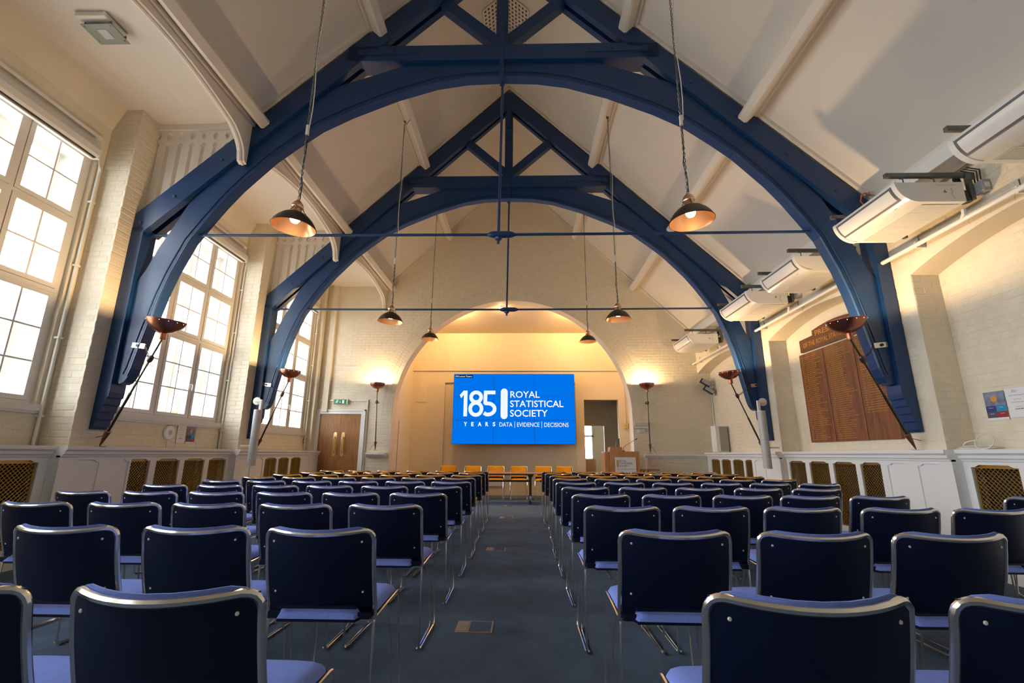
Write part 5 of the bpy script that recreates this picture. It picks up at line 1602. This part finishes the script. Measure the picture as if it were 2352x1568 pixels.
# ---------------------------------------------------------------- air conditioning along the right wall
AX, AZ = 3.65, 3.558
def ac_unit(y0, y1, label):
    t = thing('air_conditioner', label, 'air conditioner', (AX + 0.3, (y0 + y1) / 2, AZ), 'white air conditioners on the right wall')
    top, rear = AZ + 0.21, AX + 0.66
    def cv(a, off=0.0):
        """front curve; a from 0 (top front edge) to 1 (belly)"""
        an = PI + a * PI / 2
        return (AX + 0.21 + (0.21 + off) * math.cos(an), top - 0.0 + (0.21 + off) * math.sin(an))
    prof = [cv(k / 14) for k in range(15)] + [(rear, AZ), (rear, top)]
    MB().prism(prof, 'y', y0 + 0.012, y1 - 0.012).obj('body', M['acwhite'], t, smooth=True)
    pr2 = [cv(k / 14, 0.004) for k in range(15)] + [cv(1, -0.02), cv(0, -0.02)]
    for a, b in ((y0, y0 + 0.05), (y1 - 0.05, y1)):
        p2 = [cv(k / 14, 0.005) for k in range(15)] + [cv((14 - k) / 14, -0.012) for k in range(15)]
        MB().prism(p2, 'y', a, b).obj('end_trim', M['acwhite'], t)
    def patch(a0, a1, ya, yb, off):
        rows = [[(cv(a0 + (a1 - a0) * k / 8, off)[0], y, cv(a0 + (a1 - a0) * k / 8, off)[1]) for k in range(9)] for y in (ya, yb)]
        rows2 = [[(cv(a0 + (a1 - a0) * k / 8, off - 0.003)[0], y, cv(a0 + (a1 - a0) * k / 8, off - 0.003)[1]) for k in range(9)] for y in (ya, yb)]
        return MB().slab(rows, rows2)
    patch(0.08, 0.58, y0 + 0.055, y1 - 0.055, 0.0065).obj('gasket', M['acgrey'], t)
    patch(0.15, 0.515, y0 + 0.08, y1 - 0.08, 0.0095).obj('air_flap', M['acwhite'], t, smooth=True)
    patch(0.66, 0.78, y0 + 0.13, y0 + 0.25, 0.002).obj('display', M['acwhite'], t)
    patch(0.71, 0.725, y0 + 0.17, y0 + 0.205, 0.0035).obj('badge', M['acgrey'], t)
    # underside intake: fine ribs
    g = MB().box(AX + 0.27, rear - 0.03, y0 + 0.06, y1 - 0.06, AZ - 0.004, AZ)
    gr = g.obj('intake_grille', M['acgrille'], t)
    rb = MB()
    n = 22
    for k in range(n):
        xx = AX + 0.28 + (rear - 0.04 - AX - 0.28) * k / (n - 1)
        rb.box(xx - 0.003, xx + 0.003, y0 + 0.065, y1 - 0.065, AZ - 0.007, AZ - 0.003)
    for k in range(6):
        yy = y0 + 0.07 + (y1 - y0 - 0.14) * k / 5
        rb.box(AX + 0.27, rear - 0.03, yy - 0.004, yy + 0.004, AZ - 0.0075, AZ - 0.003)
    o = rb.obj('grille_ribs', M['acwhite'], gr); o['kind'] = 'stuff'
    # end panel print: warning triangle and small marks
    yE = y0 + 0.0115
    MB().add([(AX + 0.455, yE - 0.0, top - 0.115), (AX + 0.495, yE, top - 0.115), (AX + 0.475, yE, top - 0.078)], [(0, 1, 2)]).obj('warning_label', mat('label_yellow', srgb(150, 130, 30), 0.6), t)
    mk = MB()
    rr = random.Random(5)
    for k in range(12):
        z = top - 0.022 - 0.004 * (k % 3); x = AX + 0.40 + k * 0.018
        mk.box(x, x + rr.uniform(0.006, 0.014), yE - 0.0005, yE, z - 0.006, z)
    for k in range(9):
        x = AX + 0.535 + rr.uniform(-0.012, 0.012); z = top - 0.075 - k * 0.013
        mk.box(x, x + 0.018, yE - 0.0005, yE, z, z + 0.006)
    mk.obj('printed_marks', M['greyplastic'], t)['kind'] = 'stuff'
    # hangers: channel bars to the wall with drop rods, one near each end
    for yy in (y0 + 0.04, y1 - 0.06):
        hz = top + 0.07
        hb_ = MB().box(AX - 0.05, 4.42, yy - 0.02, yy + 0.02, hz, hz + 0.042).box(AX - 0.05, 4.42, yy - 0.014, yy + 0.014, hz - 0.002, hz)
        hb_.box(4.38, 4.42, yy - 0.02, yy + 0.02, hz - 0.25, hz + 0.04).box(4.36, 4.44, yy - 0.03, yy - 0.02, hz - 0.04, hz + 0.03)
        h = hb_.obj('hanger', M['steel'], t)
        for xx in (AX + 0.12, AX + 0.42):
            MB().cyl((xx, yy, top - 0.005), (xx, yy, hz + 0.01), 0.006, 6).box(xx - 0.02, xx + 0.02, yy - 0.022, yy + 0.022, hz - 0.005, hz).obj('drop_rod', M['steel'], h)
    tr = MB()
    for k in range(6):                               # perforated cable tray over the unit
        x = AX + 0.36 + k * 0.03
        tr.box(x, x + 0.018, y0 + 0.10, y1 - 0.05, top + 0.03, top + 0.036)
    k = 0
    while y0 + 0.10 + k * 0.06 < y1 - 0.06:
        tr.box(AX + 0.36, AX + 0.53, y0 + 0.10 + k * 0.06, y0 + 0.13 + k * 0.06, top + 0.0305, top + 0.0355); k += 1
    tr.obj('cable_tray', M['steel'], t)
    # insulated pipes at the back and grey isolator
    MB().tube([(rear + 0.0, y0 + 0.07, AZ + 0.12), (rear + 0.05, y0 + 0.07, AZ + 0.10), (rear + 0.06, y0 + 0.07, AZ + 0.02)], 0.045, 10).tube([(rear, y0 + 0.10, AZ + 0.17), (rear + 0.05, y0 + 0.10, AZ + 0.22), (rear + 0.06, y0 + 0.12, AZ + 0.32)], 0.03, 8).obj('insulated_pipe', M['black'], t, smooth=True)
    b = MB().cbox(4.425, 4.51, y0 - 0.06, y0 + 0.06, AZ + 0.08, AZ + 0.20, 0.01)
    bo = b.obj('isolator', M['greyplastic'], t)
    MB().box(4.44, 4.49, y0 - 0.0625, y0 - 0.06, AZ + 0.115, AZ + 0.165).obj('isolator_label', M['plastic'], bo)
    for d in (0.0, 0.03, 0.06):
        MB().tube([(4.46, y0 - 0.02 + d, AZ + 0.20), (4.46, y0 - 0.03 + d, AZ + 0.32), (4.40, y0 + 0.03 + d, AZ + 0.38)], 0.007, 5).obj('cable', M['black'], bo)
ac_unit(2.60, 3.555, 'white air conditioner nearest the camera, cut by the right edge of the picture')
ac_unit(4.14, 5.07, 'white air conditioner in front of the near truss, second from the camera')
ac_unit(5.88, 6.80, 'white air conditioner just past the near truss')
ac_unit(7.26, 8.31, 'white air conditioner in front of the far truss')
ac_unit(10.02, 11.05, 'white air conditioner farthest away, by the end wall')
# boxed trunk and drain pipe along the wall
for a, b, lab in ((2.5, 5.36, 'cream boxed trunking along the right eaves before the near truss'), (5.70, 8.56, 'cream boxed trunking along the right eaves between the trusses'), (8.90, 11.90, 'cream boxed trunking along the right eaves beyond the far truss')):
    MB().cbox(4.16, 4.42, a, b, 3.98, 4.13, 0.006).obj('boxed_trunking', M['acwhite'], None, label=lab, category='trunking', group='boxed trunking on the right eaves')
for a, b, lab in ((2.2, 5.44, 'cream drain pipe under the nearest air conditioners'), (5.66, 8.62, 'cream drain pipe between the two trusses under the air conditioners'), (8.86, 11.93, 'cream drain pipe running to the far right corner')):
    t = thing('drain_pipe', lab, 'pipe', (4.41, (a + b) / 2, 3.47), 'drain pipes on the right wall')
    z0, z1 = 3.475, 3.45
    MB().tube([(4.41, a, z0), (4.41, b, z1)], 0.026, 10).obj('pipe', M['winwhite'], t, smooth=True)
    y = a + 0.5
    while y < b:
        zz = z0 + (z1 - z0) * (y - a) / (b - a)
        MB().box(4.40, 4.515, y - 0.012, y + 0.012, zz - 0.035, zz + 0.035).obj('clip', M['winwhite'], t)
        MB().cyl((4.47, y + 0.02, zz), (4.47, y + 0.02, zz + 0.12), 0.006, 6).obj('hanger_rod', M['steel'], t)
        y += 1.1
    for yu in (2.60, 4.14, 5.88, 7.26, 10.02):
        if a < yu < b:
            zz = z0 + (z1 - z0) * (yu - a) / (b - a)
            MB().tube([(4.37, yu + 0.12, 3.535), (4.375, yu + 0.13, zz + 0.03), (4.41, yu + 0.20, zz)], 0.02, 8).obj('tee', M['winwhite'], t, smooth=True)
t = thing('copper_pipe', 'short bent copper pipe at the right foot of the near truss rafter', 'pipe', (4.25, 5.36, 4.2))
MB().tube([(4.40, 5.33, 4.33), (4.30, 5.32, 4.36), (4.24, 5.32, 4.32), (4.22, 5.32, 4.24), (4.26, 5.32, 4.18), (4.36, 5.32, 4.15)], 0.011, 8).obj('bend', M['copperpipe'], t, smooth=True)

# ---------------------------------------------------------------- floor boxes along the aisle
def floor_box(x, y, w, label):
    t = thing('floor_box', label, 'floor box', (x, y, 0.0), 'floor boxes in the aisle')
    h = 0.105
    MB().box(x - w / 2, x + w / 2, y - h, y + h, 0.0, 0.005).obj('frame', M['frame_brown'], t)
    MB().box(x - w / 2 + 0.09, x + w / 2 - 0.012, y - h + 0.012, y + h - 0.012, 0.004, 0.0065).obj('carpet_inset', M['carpet_inset'], t)
    MB().box(x - w / 2 + 0.012, x - w / 2 + 0.078, y - h + 0.014, y + h - 0.014, 0.005, 0.0075).obj('cable_flap', M['frame_brown'], t)
    for dx in (0.03, 0.048):
        MB().lathe([(0.006, 0), (0.006, 0.0015), (0.001, 0.0016)], (x - w / 2 + dx + 0.016, y - 0.01, 0.0068), (0, 0, 1), 8).obj('hole', M['black'], t)
M['frame_brown'] = mat('taupe_floor_box', srgb(150, 136, 128), 0.6)
M['carpet_inset'] = mat('dark_carpet_inset', srgb(70, 84, 112), 0.95, var=0.2, vscale=60)
floor_box(-0.33, 3.55, 0.25, 'taupe floor box set in the aisle carpet nearest the camera')
floor_box(-0.335, 6.24, 0.24, 'taupe floor box in the aisle carpet, second from the camera')
floor_box(-0.315, 9.25, 0.24, 'taupe floor box in the aisle carpet, third from the camera')
floor_box(-0.33, 11.3, 0.24, 'faint floor box in the carpet right before the tables')

# ---------------------------------------------------------------- emergency light on the flat ceiling
t = thing('emergency_light', 'square frosted-glass emergency light on the flat ceiling over the windows', 'lamp', (-4.45, 3.95, 5.5))
MB().cbox(-4.66, -4.34, 3.78, 4.06, 5.56, 5.618, 0.008).obj('housing', M['plastic'], t)
MB().box(-4.64, -4.31, 3.84, 4.09, 5.515, 5.521).obj('glass_plate', M['frosted'], t)
MB().box(-4.52, -4.42, 3.90, 4.02, 5.511, 5.516).obj('lens', M['silver'], t)
for x in (-4.615, -4.335):
    for y in (3.865, 4.045):
        MB().cyl((x, y, 5.51), (x, y, 5.57), 0.009, 8).obj('standoff', M['steel'], t)
